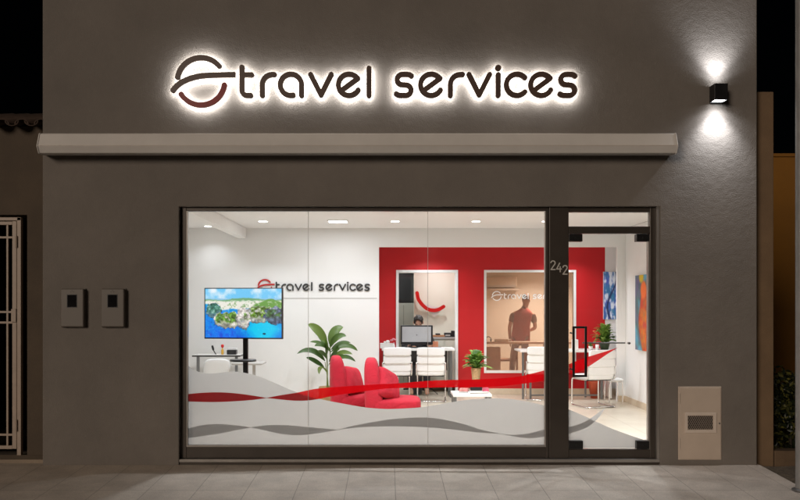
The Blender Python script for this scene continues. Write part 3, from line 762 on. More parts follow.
lp = thing('lamp_post', 'grey steel post at the right edge of the paving', 'post', (wx(796,113)+.055, dy(113), 0))
MB().lathe([(.055,-.1),(.055,6.0),(.05,6.02)], n=28).build('post', mat('galvanised_steel', (.30,.30,.30), .5, metal=.5, noise=(5,.15)), lp, smooth=False, bevel=.002)
MB().lathe([(.085,-.1),(.085,-.03),(.06,-.02)], n=28).build('base_collar', GREYMETAL, lp)

# ================================================================ CEILING LIGHTS
GLOW = mat('downlight_glow', (1,1,1), .5, emit=((1,.96,.90), 16))
TRIM = mat('downlight_trim', (.8,.8,.79), .35, noise=(6,.02))
def downlight(x, y, z, r, watts, label, spread=130):
    t = thing('ceiling_light', label, 'ceiling light', (x,y,z), group='recessed ceiling lights')
    MB().lathe([(r,0),(r*1.02,-.006),(r*1.25,-.008),(r*1.3,-.001)], n=28).build('trim_ring', TRIM, t)
    MB().lathe([(r*.98,-.010),(r*.9,-.012)], n=28).build('diffuser', GLOW, t)
    ld = bpy.data.lights.new('downlight', 'AREA'); ld.shape = 'DISK'; ld.size = r*2; ld.energy = watts; ld.color = (.90,.955,1); ld.spread = R(spread)
    lo = bpy.data.objects.new('downlight_beam', ld); COL.objects.link(lo); lo.parent = t; lo.location = (0,0,-.02)
    return t
LS = 70.6
WATT = 13
downlight(wx(263,LS), dy(LS), CZ, .06, WATT, 'round ceiling light nearest the white beam on the left')
downlight(wx(395,LS), dy(LS), CZ, .055, WATT, 'small round ceiling light just right of the long bright light')
downlight(wx(476,LS), dy(LS), CZ, .055, WATT, 'round ceiling light over the middle of the red wall')
downlight(wx(546,LS), dy(LS), CZ, .055, WATT, 'round ceiling light beside the dark door post')
downlight(wx(208,66.5), dy(66.5), CZ, .05, 2.2, 'ceiling light in the alcove washing down the far left wall', 120)
pl = thing('ceiling_light', 'widest rectangular bright ceiling light above the wall lettering', 'ceiling light', (wx(338,LS), dy(LS), CZ), group='recessed ceiling lights')
MB().box(-.15, .15, -.12, .12, -.012, -.001).build('trim_ring', TRIM, pl, bevel=.003)
MB().box(-.125, .125, -.095, .095, -.0155, -.0125).build('diffuser', GLOW, pl)
ld = bpy.data.lights.new('panel', 'AREA'); ld.shape = 'RECTANGLE'; ld.size = .25; ld.size_y = .19; ld.energy = WATT*1.5; ld.color = (.90,.955,1)
lo = bpy.data.objects.new('panel_beam', ld); COL.objects.link(lo); lo.parent = pl; lo.location = (0,0,-.024)
for i,(x,lab) in enumerate(((-1.7,'left'),(-.3,'middle left'),(1.2,'middle right'),(2.7,'right'))):
    downlight(x, .95, CZ, .06, 34, 'added ceiling light close behind the shop glass, hidden above it, %s one' % lab)  # unseen row added to throw more light on the paving
downlight(3.0, 7.15, 2.62, .09, 58, 'ceiling light of the office behind the tinted window')
downlight(.85, 5.75, 2.62, .07, 8, 'ceiling light of the store room behind the open doorway')
downlight(.12, 6.6, 2.62, .07, 10, 'ceiling light over the dark cabinet of the store room')
downlight(.7, 4.85, 2.62, .06, 11, 'added ceiling light hidden in the red recess over the reception desk')  # this lamp and the next are unseen, added to brighten the recess walls
downlight(2.9, 4.85, 2.62, .06, 11, 'added ceiling light hidden in the red recess over the right desk')

# ================================================================ PLANTS
def leaf_add(mb, at, root, mid, tip, width, k, fold=.25, n=9, nrm=(0,0,1)):
    """one arched blade from root over mid to tip"""
    r,m,t = Vector(root), Vector(mid), Vector(tip)
    prev = None; vs = []; fs = []
    for i in range(n+1):
        u = i/n; c = r*(1-u)**2 + m*2*u*(1-u) + t*u*u
        tan = ((m-r)*(1-u)+(t-m)*u).normalized()
        side = tan.cross(Vector(nrm))
        if side.length < .05: side = Vector((1,0,0))
        side.normalize(); up = side.cross(tan)
        w = width*(math.sin(PI*min(1,(u*.92+.06)))**.75)*(1 if u < .98 else .05)
        if u < .12: w *= .35+.65*u/.12*1
        tw = side
        vs += [c-tw*w+up*w*fold, c, c+tw*w+up*w*fold]
    for i in range(n): a = 3*i; fs += [(a,a+1,a+4,a+3),(a+1,a+2,a+5,a+4)]
    mb.add(vs, fs); at += [k]*len(vs)
def tilt_face(v, cam=Vector((0,-1,0)), amt=0): return v
fp = thing('floor_plant', 'tall green leafy plant in a wicker pot behind the red chairs', 'plant', (wx(329,68), dy(68), FLZ))
S = 68.0
base = Vector((wx(329,S), dy(S), FLZ))
def pl_(px, py, d=0): return P(px,py,S) + Vector((0,d,0)) - base
fm = MB(); fa = []
LV = [((327,343),(318,327),(307.5,324.3),.052,.0,.75),((329.5,344),(334,328),(343,327.2),.060,.02,.7),((330,346),(338,333),(346.5,336),.042,-.05,.55),
      ((326,345),(318,341),(311,341.5),.022,-.06,.35),((331,352),(324,342),(316.5,345),.04,-.14,.3),((325,361),(313,344),(297.5,353.5),.036,-.05,.3),
      ((331,352),(346,340),(357.5,351.5),.036,.04,.45),((331,350),(340,341),(350,343.5),.03,.12,.25),((333,357),(342,349),(353.5,353.2),.032,-.14,.65),
      ((324,367),(314,359),(307.5,356.8),.034,-.10,.2),((335,360),(346,353),(355.5,362),.028,.0,.3),((333,358),(342,354),(350,357),.032,-.18,.4),
      ((327,372),(320,362),(320.5,373),.03,-.12,.8),((328,350),(322,338),(314,334),.035,.16,.3),((330,348),(333,336),(336,330),.04,.2,.4),
      ((329,362),(336,350),(341,348),.035,-.16,.2),((327,360),(322,350),(320,349),.036,-.16,.35),((328,366),(334,358),(338,362),.03,-.16,.7),
      ((331,368),(340,364),(344,371),.028,-.05,.6),((326,356),(330,345),(327,338),.04,-.1,.5),((330,358),(337,354),(339,345),.034,-.08,.15)]
for r_,m_,t_,w_,dd,k in LV:
    leaf_add(fm, fa, pl_(*r_), pl_(*m_, dd*1.3), pl_(*t_, dd*2+random.uniform(-.06,.06)), w_*1.25, min(1,max(0,k+random.uniform(-.1,.1))), .3, 10, (random.uniform(-.3,.3),-.85,.6))
fm.build('foliage', LEAFB, fp, attr=fa, smooth=True)
st = MB()
for (a,b,r_) in (((327,392),(326.5,345),.010),((330,392),(330,346),.011),((332,392),(333,358),.009),((328.5,392),(325,362),.008)):
    st.tube([pl_(*a), pl_((a[0]+b[0])/2+.6,(a[1]+b[1])/2,.01), pl_(*b)], [r_,r_*.9,r_*.6], 8)
st.build('stem', STEM, fp)
MB().lathe([(.11,0),(.14,.02),(.155,.20),(.15,.30),(.135,.30),(.13,.26)], n=28).build('pot', WICKER, fp, smooth=True)
def bushy(t, c, r, hgt, n, lw, matl, at_seed, droop=.35):
    random.seed(at_seed); mb = MB(); at = []
    for i in range(n):
        a = 2*PI*i/n*2.4+random.uniform(-.3,.3); e = random.uniform(.15,1.0)
        rr = r*(1.05-.6*e**2)*random.uniform(.7,1.05); zz = hgt*(e*.9+.05)
        tip = Vector((math.cos(a)*rr, math.sin(a)*rr, zz-droop*hgt*(1-e)*.4)); mid = Vector((math.cos(a)*rr*.45, math.sin(a)*rr*.45, zz+.12*hgt))
        root = Vector((random.uniform(-.01,.01), random.uniform(-.01,.01), 0))
        leaf_add(mb, at, Vector(c)+root, Vector(c)+mid, Vector(c)+tip, lw*random.uniform(.8,1.2), random.uniform(.1,1), .25, 7)
    return mb.build('foliage', matl, t, attr=at, smooth=True)

# ================================================================ FURNITURE
def tcopy(o, loc, rz, label, group=None):
    c = copy_tree(o); c.location = loc; c.rotation_euler = (0,0,rz); c['label'] = label
    if group: c['group'] = group
    return c
# ---- white visitor chairs, backs towards the street
def visitor_chair(loc, rz, label):
    t = thing('visitor_chair', label, 'chair', loc, rz, 'white visitor chairs at the desks')
    b = MB(); wv = .215
    for k,(z0,z1,y) in enumerate(((.48,.60,-.215),(.60,.725,-.232),(.725,.845,-.25))):
        b.superell((0,y,(z0+z1)/2), (wv,.028,(z1-z0)/2+.004), .28, 14)
    b.build('backrest', LEATHER, t, smooth=True)
    s_ = MB()
    s_.superell((0,0,.445), (wv,.22,.035), .3, 14); s_.superell((0,-.19,.462), (wv,.045,.05), .45, 12)
    s_.build('seat', LEATHER, t, smooth=True)
    for sx in (-1,1):
        x = sx*.222
        pts = spline([(x,-.235,.62),(x,-.225,.50),(x,-.20,.425),(x,.0,.41),(x,.20,.405),(x,.235,.36),(x,.235,.1),(x,.225,.025),(x,.16,.012),(x,-.22,.012)], 6)
        MB().tube(pts, .0115, 8).build('leg', CHROME, t, smooth=True)
    MB().tube([(-.222,-.2,.012),(.222,-.2,.012)], .011, 8).build('cross_bar', CHROME, t, smooth=True)
    MB().box(-.20,.20,-.16,.16,.395,.412).build('seat_pan', BLACK, t, bevel=.004)
    return t
c0 = visitor_chair((wx(396.5,65.2), dy(65.2)+.25, FLZ), R(3), 'white leather visitor chair at the computer desk, nearer the red armchairs')
tcopy(c0, (wx(432,65.2), dy(65.2)+.25, FLZ), R(-4), 'white leather visitor chair at the computer desk, nearer the coffee table')
tcopy(c0, (wx(543,64), dy(64)+.22, FLZ), R(-8), 'white visitor chair half hidden by the dark door post')
tcopy(c0, (wx(596,68.5), dy(68.5)+.15, FLZ), R(16), 'white visitor chair seen through the door glass in front of the right desk')
# ---- left desk with computer
dk = thing('desk', 'white reception desk with grey steel legs in front of the open doorway', 'desk', (wx(418,61.5), dy(61.5), FLZ))
dw = 35/61.5
MB().box(-dw-.02, dw+.03, 0, .50, .755, .79).build('desk_top', LAMINATE, dk, bevel=.004)
for sx in (-dw+.02, dw-.03):
    for y in (.04, .44):
        MB().box(sx-.02, sx+.02, y-.02, y+.02, .03, .754).build('leg', GREYMETAL, dk, bevel=.003)
    MB().box(sx-.02, sx+.02, -.02, .5, .0, .029).build('foot', GREYMETAL, dk, bevel=.003)
MB().box(-dw+.05, dw-.06, .45, .465, .40, .75).build('modesty_panel', DARKWOOD, dk)
MB().box(-.10, .06, .25, .43, .02, .50).build('computer_tower', BLACK, None, bevel=.006)
o = bpy.data.objects['computer_tower']; o.location = (wx(419,61.5), dy(61.5), FLZ); tag(o, 'black computer tower under the reception desk between the white chairs', 'computer')
DT = FLZ+.79
mo = thing('monitor', 'grey backed computer screen on the reception desk', 'monitor', (wx(417,61), dy(61)+.1, DT))
MB().box(-.265,.265,-.006,.04,.055,.375).build('screen_case', BLACK, mo, bevel=.008)
MB().box(-.243,.235,-.012,-.0065,.10,.352).build('back_cover', mat('silver_plastic', (.40,.40,.41), .4, noise=(3,.08)), mo, bevel=.006)
MB().box(.2475,.262,-.010,-.0065,.11,.34).build('side_strip', BLACK, mo)
MB().tube([(0,-.0145,.215),(0,-.012,.215)], .010, 16).build('badge', GREYMETAL, mo)
MB().box(-.16,.16,-.05,.14,.002,.018).build('stand_foot', BLACK, mo, bevel=.005)
MB().box(-.10,.10,.0,.035,.0185,.056).build('stand_neck', BLACK, mo, bevel=.003)
kb = thing('keyboard', 'black keyboard lying beside the computer screen on the reception desk', 'keyboard', (wx(431,61), dy(61)+.06, DT))
MB().box(-.17,.17,-.05,.06,.002,.018).build('key_bed', BLACK, kb, bevel=.004)
tb = thing('tissue_box', 'white box of tissues on the left end of the reception desk', 'tissue box', (wx(386.5,61.6), dy(61.6)+.12, DT))
MB().box(-.105,.105,-.06,.06,.002,.085).build('carton', PAPER, tb, bevel=.004)
q = MB(); q.superell((.02,0,.105), (.035,.02,.03), .9, 8); q.superell((-.03,.01,.098), (.02,.02,.018), .9, 8); q.build('tissue', PAPER, tb)
fl = thing('flower_vase', 'small vase of pink flowers next to the tissue box', 'vase', (wx(393.5,61.6), dy(61.6)+.08, DT))
MB().lathe([(.018,.002),(.025,.02),(.022,.06),(.012,.085)], n=16).build('vase', WHITEPLASTIC, fl, smooth=True)
q = MB(); PINK = mat('pink_petal', (.65,.25,.30), .7, noise=(30,.2))
for k in range(9): q.superell((random.uniform(-.045,.045), random.uniform(-.03,.03), .11+random.uniform(-.02,.05)), (.017,.017,.014), 1, 6)
q.build('flower', PINK, fl, smooth=True)
pf = thing('folder', 'orange document folder standing on the right of the reception desk', 'folder', (wx(435.5,60.5), dy(60.5)+.10, DT))
MB().box(-.045,.05,-.012,.012,.002,.105).build('cover', mat('orange_card', (.62,.24,.13), .6, noise=(6,.05)), pf, bevel=.002)

pp = thing('paper_stack', 'loose white papers lying at the right end of the reception desk', 'papers', (wx(447,61.5), dy(61.5)+.16, DT), R(12))
MB().box(-.105,.105,-.074,.074,.002,.008).build('sheets', PAPER, pp); MB().box(-.10,.11,-.08,.068,.0085,.011, Matrix.Rotation(R(9),4,'Z')).build('top_sheet', PAPER, pp)
cbl = MB().tube(spline([(wx(424,61.5), dy(61.5)+.47, .86),(wx(424,61.5)+.03, dy(61.5)+.52, .55),(wx(427,61.5)+.05, dy(61.5)+.50, .25),(wx(428,61.5)+.18, dy(61.5)+.35, .108)],8), .006, 8).build('power_cable', BLACK, None, smooth=True)
tag(cbl, 'black power cable hanging behind the reception desk', 'cable')
ws = thing('wall_socket', 'white wall socket low on the side wall by the door', 'socket', (3.682, 3.25, wz(382,70)), R(-90))
MB().box(-.042,.042,-.009,-.001,-.042,.042).build('cover_plate', mat('socket_white', (.62,.62,.61), .35, noise=(9,.02)), ws, bevel=.003); MB().tube([(0,-.011,0),(0,-.0085,0)], .02, 16).build('socket_face', GREYLAM, ws)
# ---- store room behind the doorway
cb = thing('store_cabinet', 'tall dark glazed cabinet above a grey cupboard inside the doorway', 'cabinet', (wx(404,53.5), dy(53.5)+.35, FLZ))
MB().box(-.28,.36,-.15,.2,0,wz(303,53.5)-FLZ).build('cupboard', mat('grey_green_paint', (.30,.30,.26), .5, noise=(4,.05)), cb, bevel=.004)
MB().box(-.28,.36,-.15,.2,wz(303,53.5)-FLZ+.004,2.10).build('upper_cabinet', BLACK, cb, bevel=.004)
MB().box(-.26,.33,-.156,-.151,wz(301,53.5)-FLZ,2.06).build('glass_door', mat('smoked_glass', (.03,.03,.03), .08), cb)
MB().box(-.005,.0,-.153,-.1505,.05,wz(305,53.5)-FLZ).build('door_gap', BLACK, cb)
ct = thing('store_counter', 'cream cupboard with a worktop behind the person at the desk', 'cupboard', (0,0,0))
ctz = wz(337,57.3)
MB().box(.62,1.335,5.85,6.30,FLZ+.08,ctz-.035).build('carcass', CREAM, ct, bevel=.003)
MB().box(.60,1.337,5.82,6.305,ctz-.034,ctz).build('worktop', GREYLAM, ct, bevel=.003)
for x in (.63,.99): MB().box(x,x+.335,5.835,5.849,FLZ+.10,ctz-.05).build('cupboard_door', CREAM, ct, bevel=.003)
for x in (.94,1.01): MB().box(x,x+.012,5.81,5.834,.75,.87).build('door_handle', STEEL, ct)
wb = thing('wooden_tray', 'flat wooden tray on the cream cupboard below the red smile', 'tray', (wx(437,57.0), 5.98, ctz))
MB().box(-.14,.13,-.09,.09,.002,.035).build('tray', mat('brown_wood', (.36,.17,.08), .5, noise=(12,.2)), wb, bevel=.004)
MB().box(-.03,.05,-.05,.05,.036,.062).build('tray_lid', BLACK, wb, bevel=.004)
cm = thing('printer', 'small black label printer at the end of the cream cupboard', 'printer', (wx(449,57.0), 5.98, ctz))
MB().box(-.09,.03,-.09,.09,.002,.075).build('body', BLACK, cm, bevel=.008); MB().box(-.075,.01,-.093,-.0905,.02,.045).build('paper_slot', GREYLAM, cm)
MB().box(.032,.10,-.05,.06,.002,.11).build('control_pad', BLACK, cm, bevel=.008)
# red smile on the cream wall
sml = thing('wall_smile', 'red curved smile over a white pointed card on the cream wall', 'wall decoration', (0,0,0))
s_s = 56.2
sm_pts = [(q.x,q.y) for q in spline([(417,293),(418.5,299.5),(423,305.5),(428,309.2),(434,310.3),(439,309.2),(443.5,306.6)],8)]
me = loops_mesh('smile', sdf_loops([dict(pts=sm_pts)], 1.75, .16), 1/s_s, .02, (388,305)); me.transform(Matrix.Translation((0, 6.215, EYE))); me.materials.clear(); me.materials.append(REDGLOSS)
o = bpy.data.objects.new('smile', me); COL.objects.link(o); o.parent = sml
MB().prism([(wx(x,s_s), wz(y,s_s)) for x,y in ((421,303),(443,308.5),(434.5,317.5))], 6.24, 6.248).build('card', PAPER, sml)

# ---- right desk
rd = thing('side_desk', 'white desk with grey legs under the plant behind the door glass', 'desk', (0,0,FLZ))
s1 = 63.0; yd = dy(s1); zt2 = wz(350.5,s1)-FLZ
x0, x1 = wx(520.5,s1), wx(612,s1)
MB().box(x0, x1, yd, yd+.62, zt2-.03, zt2).build('desk_top', LAMINATE, rd, bevel=.004)
MB().box(x1-.02, x1-.001, yd+.01, yd+.60, .02, zt2-.031).build('side_panel', LAMINATE, rd, bevel=.003)
for x in (x0+.05, x0+.17):
    MB().box(x-.016, x+.016, yd+.05, yd+.082, .0, zt2-.031).build('leg', GREYMETAL, rd, bevel=.003)
MB().box(x1-.17, x1-.13, yd+.05, yd+.09, 0, zt2-.031).build('leg', GREYMETAL, rd, bevel=.003)
MB().box(x1-.36, x1-.33, yd+.3, yd+.33, 0, zt2-.031).build('leg', GREYMETAL, rd, bevel=.003)
MB().box(x0+.19, x1-.18, yd+.05, yd+.08, .05, .075).build('foot_rail', GREYMETAL, rd, bevel=.003)
ZD = FLZ+zt2
bn = thing('waste_bin', 'small terracotta coloured bin under the desk behind the door', 'bin', (wx(594.5,62), yd+.20, FLZ))
MB().lathe([(.065,0),(.10,.26),(.105,.27),(.09,.268),(.058,.01)], n=24).build('bin', TERRACOTTA, bn, smooth=True)
rp = thing('desk_plant', 'bushy bright green plant with orange tips standing on the right desk', 'plant', (wx(603,61.5), yd+.22, ZD))
MB().lathe([(.06,.002),(.085,.10),(.088,.12),(.075,.118)], n=20).build('pot', mat('dark_green_pot', (.03,.05,.02), .5, noise=(8,.2)), rp, smooth=True)
bushy(rp, (0,0,.08), .25, .36, 60, .040, LEAFA, 4)
random.seed(3)
ob_ = MB()
for k in range(5):
    a = random.uniform(2.2,3.4); ob_.superell((-.10+.02*k*math.cos(a), -.03, .22+.02*k), (.022,.01,.010), 1, 6)
ob_.build('flower', mat('orange_petal', (.70,.20,.08), .6, noise=(30,.15)), rp, smooth=True)
cc = thing('cactus', 'little round green cactus in a white cup left of the bushy plant', 'plant', (wx(589,62), yd+.1, ZD))
MB().lathe([(.028,.002),(.036,.065),(.03,.066)], n=18).build('cup', WHITEPLASTIC, cc, smooth=True)
bushy(cc, (0,0,.05), .06, .10, 22, .012, LEAFA, 9)
jr = thing('pen_cup', 'clear cup with a red cap between the cactus and the bushy plant', 'cup', (wx(595,62), yd+.07, ZD))
MB().lathe([(.026,.002),(.03,.09),(.024,.09)], n=18).build('cup', WHITEPLASTIC, jr, smooth=True); MB().tube([(0,0,.03),(.006,0,.13)], .006, 8).build('pen', REDGLOSS, jr)
bxw = thing('document_box', 'white upright box at the left end of the shelf behind the door handle', 'box', (wx(574,62), yd+.12, ZD))
MB().box(-.05,.04,-.05,.05,.002,.17).build('box', WHITEPLASTIC, bxw, bevel=.008)
# chrome stool frame at the far right of the desk
sf = thing('stool', 'low chrome framed stool with white seat beside the right desk', 'stool', (wx(615.5,66.5), dy(66.5)+.1, FLZ), 0)
for y in (-.13,.13):
    MB().tube(spline([(-.10,y,.012),(-.10,y,.2),(-.095,y,.335),(-.06,y,.35),(.06,y,.35),(.095,y,.335),(.10,y,.2),(.10,y,.012)],6), .010, 8).build('leg', CHROME, sf, smooth=True)
MB().superell((0,0,.372), (.12,.16,.018), .35, 10).build('seat', LEATHER, sf, smooth=True)

# ---- coffee table
ctb = thing('coffee_table', 'low white coffee table holding a potted plant and magazines', 'table', (wx(472,79.5), dy(79.5), FLZ))
ctz2 = wz(394.2,79.5)-FLZ
MB().box(-.235,.25,-.01,.42,ctz2-.035,ctz2).build('table_top', LAMINATE, ctb, bevel=.005)
for sx in (-.21,.225):
    for y in (.02,.39): MB().box(sx-.018,sx+.018,y-.018,y+.018,0,ctz2-.036).build('leg', GREYMETAL, ctb, bevel=.003)
TZ = FLZ+ctz2
cp = thing('potted_plant', 'small bright leafy plant in a narrow wicker vase on the coffee table', 'plant', (wx(476,76), dy(76), TZ))
MB().box(-.075,.075,-.06,.06,.002,.105).build('base_box', BLACK, cp, bevel=.006)
MB().lathe([(.05,.106),(.052,.16),(.062,.26),(.068,.295),(.055,.29)], n=20).build('pot', WICKER, cp, smooth=True)
bushy(cp, (0,0,.26), .24, .28, 44, .044, LEAFA, 11)
mg = thing('magazine', 'open white magazine lying at the front of the coffee table', 'magazine', (wx(479,79), dy(79)+.08, TZ), R(8))
MB().box(-.13,.13,-.06,.06,.002,.012).build('pages', PAPER, mg, bevel=.002); MB().box(-.12,.12,-.062,-.0605,.003,.011).build('spine', mat('brown_card', (.30,.18,.10), .7, noise=(9,.1)), mg)
mg2 = thing('brochure', 'red and grey brochure on the left of the coffee table', 'brochure', (wx(465,78.5), dy(78.5)+.10, TZ), R(-15))
MB().box(-.06,.06,-.07,.07,.002,.014).build('pages', GREYLAM, mg2, bevel=.002); MB().box(-.055,.05,-.05,.06,.0145,.05).build('leaflet', mat('pale_red_card', (.55,.22,.20), .7, noise=(20,.35)), mg2)
mg3 = thing('card_stack', 'small red stack of cards at the right of the black plant box', 'cards', (wx(486,77.5), dy(77.5)+.04, TZ), R(10))
MB().box(-.035,.035,-.03,.03,.002,.05).build('cards', mat('pink_card', (.60,.10,.16), .7, noise=(20,.25)), mg3, bevel=.002)

# ---- red armchairs facing right
def armchair(loc, rz, label):
    t = thing('armchair', label, 'armchair', loc, rz, 'red fabric armchairs')
    b = MB(); b.superell((0,0,0), (.098,.32,.39), .46, 26)
    b.v = [(.105+x*(1-.10*(z/.39))+(.035 if x > 0 else .0)*(1-z/.39)-.018*(1+z/.39), y*(1-.10*max(0,z/.39)), z+.425) for x,y,z in b.v]
    b.build('backrest', REDFABRIC, t, smooth=True)
    s_ = MB(); s_.superell((.37,0,.225), (.345,.33,.085), .42, 22); s_.build('seat', REDFABRIC, t, smooth=True)
    MB().superell((.36,0,.09), (.315,.30,.075), .3, 14).build('base', REDFABRIC, t, smooth=True)
    return t
def pillow(loc, rx, ry, rz, label, sz=.21):
    mb = MB(); n = 16; vs = []; fs = []
    for sgn in (1,-1):
        o = len(vs)
        for j in range(n+1):
            for i in range(n+1):
                u = -1+2*i/n; v = -1+2*j/n
                pin = 1-.05*(1-abs(u)**2)*(abs(v)**4)-.05*(1-abs(v)**2)*(abs(u)**4)-.10*(u*v)**4
                th = .088*((1-u**4)*(1-v**4))**.5 + .004*math.sin(u*9+v*4)*(1-u*u)*(1-v*v)
                vs.append((u*sz*pin, sgn*th, v*sz*pin))
        for j in range(n):
            for i in range(n): a = o+j*(n+1)+i; fs.append((a,a+1,a+n+2,a+n+1))
    mb.add(vs, fs)
    o = mb.build('cushion', REDFABRIC, None, smooth=True)
    bm = bmesh.new(); bm.from_mesh(o.data); bmesh.ops.remove_doubles(bm, verts=bm.verts, dist=.0015); bmesh.ops.recalc_face_normals(bm, faces=bm.faces); bm.to_mesh(o.data); bm.free()
    o.location = loc; o.rotation_euler = (rx,ry,rz)
    return tag(o, label, 'cushion', 'red cushions on the armchairs')
A1 = (wx(331,74), dy(74), FLZ); A2 = (wx(365.5,77), dy(77), FLZ)
armchair(A1, R(6), 'red fabric armchair nearest the floor plant, partly behind the other')
ac2 = armchair(A2, R(0), 'red fabric armchair in front with its rounded seat end showing')
pillow((A1[0]+.285, A1[1]-.06, FLZ+.48), R(-24), R(10), R(58), 'red cushion leaning on the armchair next to the plant')
pillow((A2[0]+.29, A2[1]-.10, FLZ+.47), R(-22), R(24), R(52), 'red cushion leaning on the front armchair with the rounded seat end', .215)

# ---- TV on its stand
def vnoise(shape, cells, seed):
    rg = np.random.default_rng(seed); g = rg.random((cells[0]+2, cells[1]+2))
    y = np.linspace(0, cells[0], shape[0]); x = np.linspace(0, cells[1], shape[1])
    yi = np.minimum(y.astype(int), cells[0]); xi = np.minimum(x.astype(int), cells[1]); fy = (y-yi)[:,None]; fx_ = (x-xi)[None,:]
    fy = fy*fy*(3-2*fy); fx_ = fx_*fx_*(3-2*fx_)
    a = g[yi][:,xi]; b = g[yi][:,xi+1]; c = g[yi+1][:,xi]; d_ = g[yi+1][:,xi+1]
    return (a*(1-fx_)+b*fx_)*(1-fy)+(c*(1-fx_)+d_*fx_)*fy
def fbm(shape, cells, seed, octv=4):
    o = np.zeros(shape); a = .5
    for k in range(octv): o += a*vnoise(shape, (cells[0]*2**k, cells[1]*2**k), seed+k); a *= .5
    return o/(1-.5**octv)
def picture(name, img, w, h, m, parent):
    """flat picture of img (rows from the top) centred on the parent, facing -y"""
    H,Wd,_ = img.shape; mb = MB()
    xs = np.linspace(-w/2, w/2, Wd); zs = np.linspace(h/2, -h/2, H)
    mb.add([(x,0,z) for z in zs for x in xs], [(j*Wd+i,(j+1)*Wd+i,(j+1)*Wd+i+1,j*Wd+i+1) for j in range(H-1) for i in range(Wd-1)])
    me = bpy.data.meshes.new(name); me.from_pydata(mb.v, [], mb.f)
    at = me.color_attributes.new('picture', 'FLOAT_COLOR', 'POINT')
    c = np.clip(img,0,1); c = np.where(c <= .04045, c/12.92, ((c+.055)/1.055)**2.4)
    at.data.foreach_set('color', np.concatenate([c, np.ones((H,Wd,1))], 2).astype(np.float32).ravel())
    me.materials.append(m); o = bpy.data.objects.new(name, me); COL.objects.link(o); o.parent = parent
    return o
def coast():
    H,Wd = 150,240; u = np.linspace(0,1,Wd)[None,:]; v = np.linspace(0,1,H)[:,None]; u,v = np.broadcast_arrays(u,v)
    def c(r,g,b): return np.array([r,g,b])/255.
    img = np.zeros((H,Wd,3))
    def put(mask, col): 
        m_ = np.clip(mask,0,1)[...,None]; img[:] = img*(1-m_)+col*m_
    n1 = fbm((H,Wd),(6,9),1); n2 = fbm((H,Wd),(18,28),7); n3 = fbm((H,Wd),(30,46),12,3)
    step = lambda x,e=.02: np.clip(x/e+.5,0,1)
    put(np.ones((H,Wd)), c(120,205,250)); put(np.clip((n1-.42)*3.2,0,1)*step(.28-v,.1), c(238,248,255))
    put(step(v-.20,.03), c(150,200,235)); put(step(v-.21+.03*(n2-.5)-.02*np.sin(u*9),.02), c(120,170,120))
    put(step(v-.25+.06*(n2-.5),.03), c(240,238,226)); put(step(v-.26)*np.clip((n3-.55)*5,0,1)*step(.42-v,.05), c(140,175,120))
    put(step(v-.20-.12*np.abs(u-.86)/.2+.05*(n2-.5))*step(u-.64,.05)*step(.40-v,.05), c(110,160,75))
    sea = step(v-.42-.06*(n1-.5)+.10*(u<.18),.03); deep = np.stack([5+25*n1, 80+60*(1-v)+60*n2, 222+20*n1],-1)/255.
    put(sea, deep)
    put(np.clip(1-(((u-.52)/.10)**2+((v-.40)/.11)**2),0,1)**.5*sea, c(110,150,215))
    tq = np.clip(1.7-2.6*(np.abs(u-.76)/.55)-2.5*np.abs(v-.82),0,1); put(tq*step(v-.62,.06), c(10,205,245))
    put(np.clip((.5-n2)*3,0,1)*step(v-.80,.1)*step(.5-u,.3), c(40,80,215))
    fine = fbm((H,Wd),(22,36),301,3); mid_ = fbm((H,Wd),(11,17),311,3)
    def island(cx,cy,rx,ry,seed,green,rock,cover):
        f = fbm((H,Wd),(16,26),seed,5); r2 = ((u-cx)/rx)**2+((v-cy)/ry)**2
        body = 1-r2+(f-.5)*1.2; put(step(body,.10), rock*(.45+.85*fine)[...,None])
        low = step(v-cy-ry*.35+(mid_-.5)*ry*1.3,.05)                     # bare cliffs towards the water
        veg = step(body-.12,.2)*(1-low*.85)*step(mid_-(1-cover),.12)
        put(veg, green*(.30+1.15*fine)[...,None])
        put(step(.16-np.abs(body-.05),.1)*step(v-cy,.03)*.4, c(50,60,82)*(.5+1.0*fine)[...,None])
    island(.11,.45,.10,.15,31,c(80,140,120),c(110,150,165),.62)
    island(.72,.52,.20,.17,51,c(115,155,50),c(205,205,200),.62)
    island(.92,.55,.15,.17,61,c(80,115,65),c(105,115,150),.45)
    island(.30,.64,.20,.17,21,c(110,155,62),c(225,215,205),.60)
    island(.50,.60,.10,.22,41,c(125,160,85),c(240,232,226),.36)
    put(np.clip((fine-.60)*4,0,1)*step(.50-v,.05)*step(v-.24,.05)*.6, c(250,250,245))
    put((((u-.775)/.022)**2+((v-.92)/.02)**2 < 1)*1., c(20,60,90))
    put(np.clip((n3-.62)*5,0,1)*sea*.25, c(150,225,250))
    return img
TS = 88.0
tv = thing('tv_stand', 'large flat screen on a black pole stand showing a blue coast', 'television', (wx(243.5,TS), dy(TS), FLZ), R(-7))
tz0, tz1 = wz(338.9,TS)-FLZ, wz(287.8,TS)-FLZ; tw = 80/TS/math.cos(R(7))
MB().box(-tw/2, tw/2, -.012, .03, tz0, tz1).build('screen_case', BLACK, tv, bevel=.004)
scn = picture('screen_picture', coast(), tw-.024, tz1-tz0-.026, picture_mat('screen_glow', 1.0), tv); scn.location = (0, -.0135, (tz0+tz1)/2+.002)
MB().box(-.2,.2,.031,.06,tz0+.12,tz1-.12).build('mount_plate', BLACK, tv)
MB().box(-.027,.027,.062,.10,.03,tz1-.2).build('pole', BLACKMETAL, tv, bevel=.003)
zs_ = wz(360.3,TS)-FLZ
sh = MB().lathe([(.15,-.012),(.155,-.006),(.155,.006),(.15,.012)], (0,0,0), 36)
sh.v = [(x*.98, y*.75-.02, z+zs_) for x,y,z in sh.v]; sh.build('shelf', BLACK, tv)
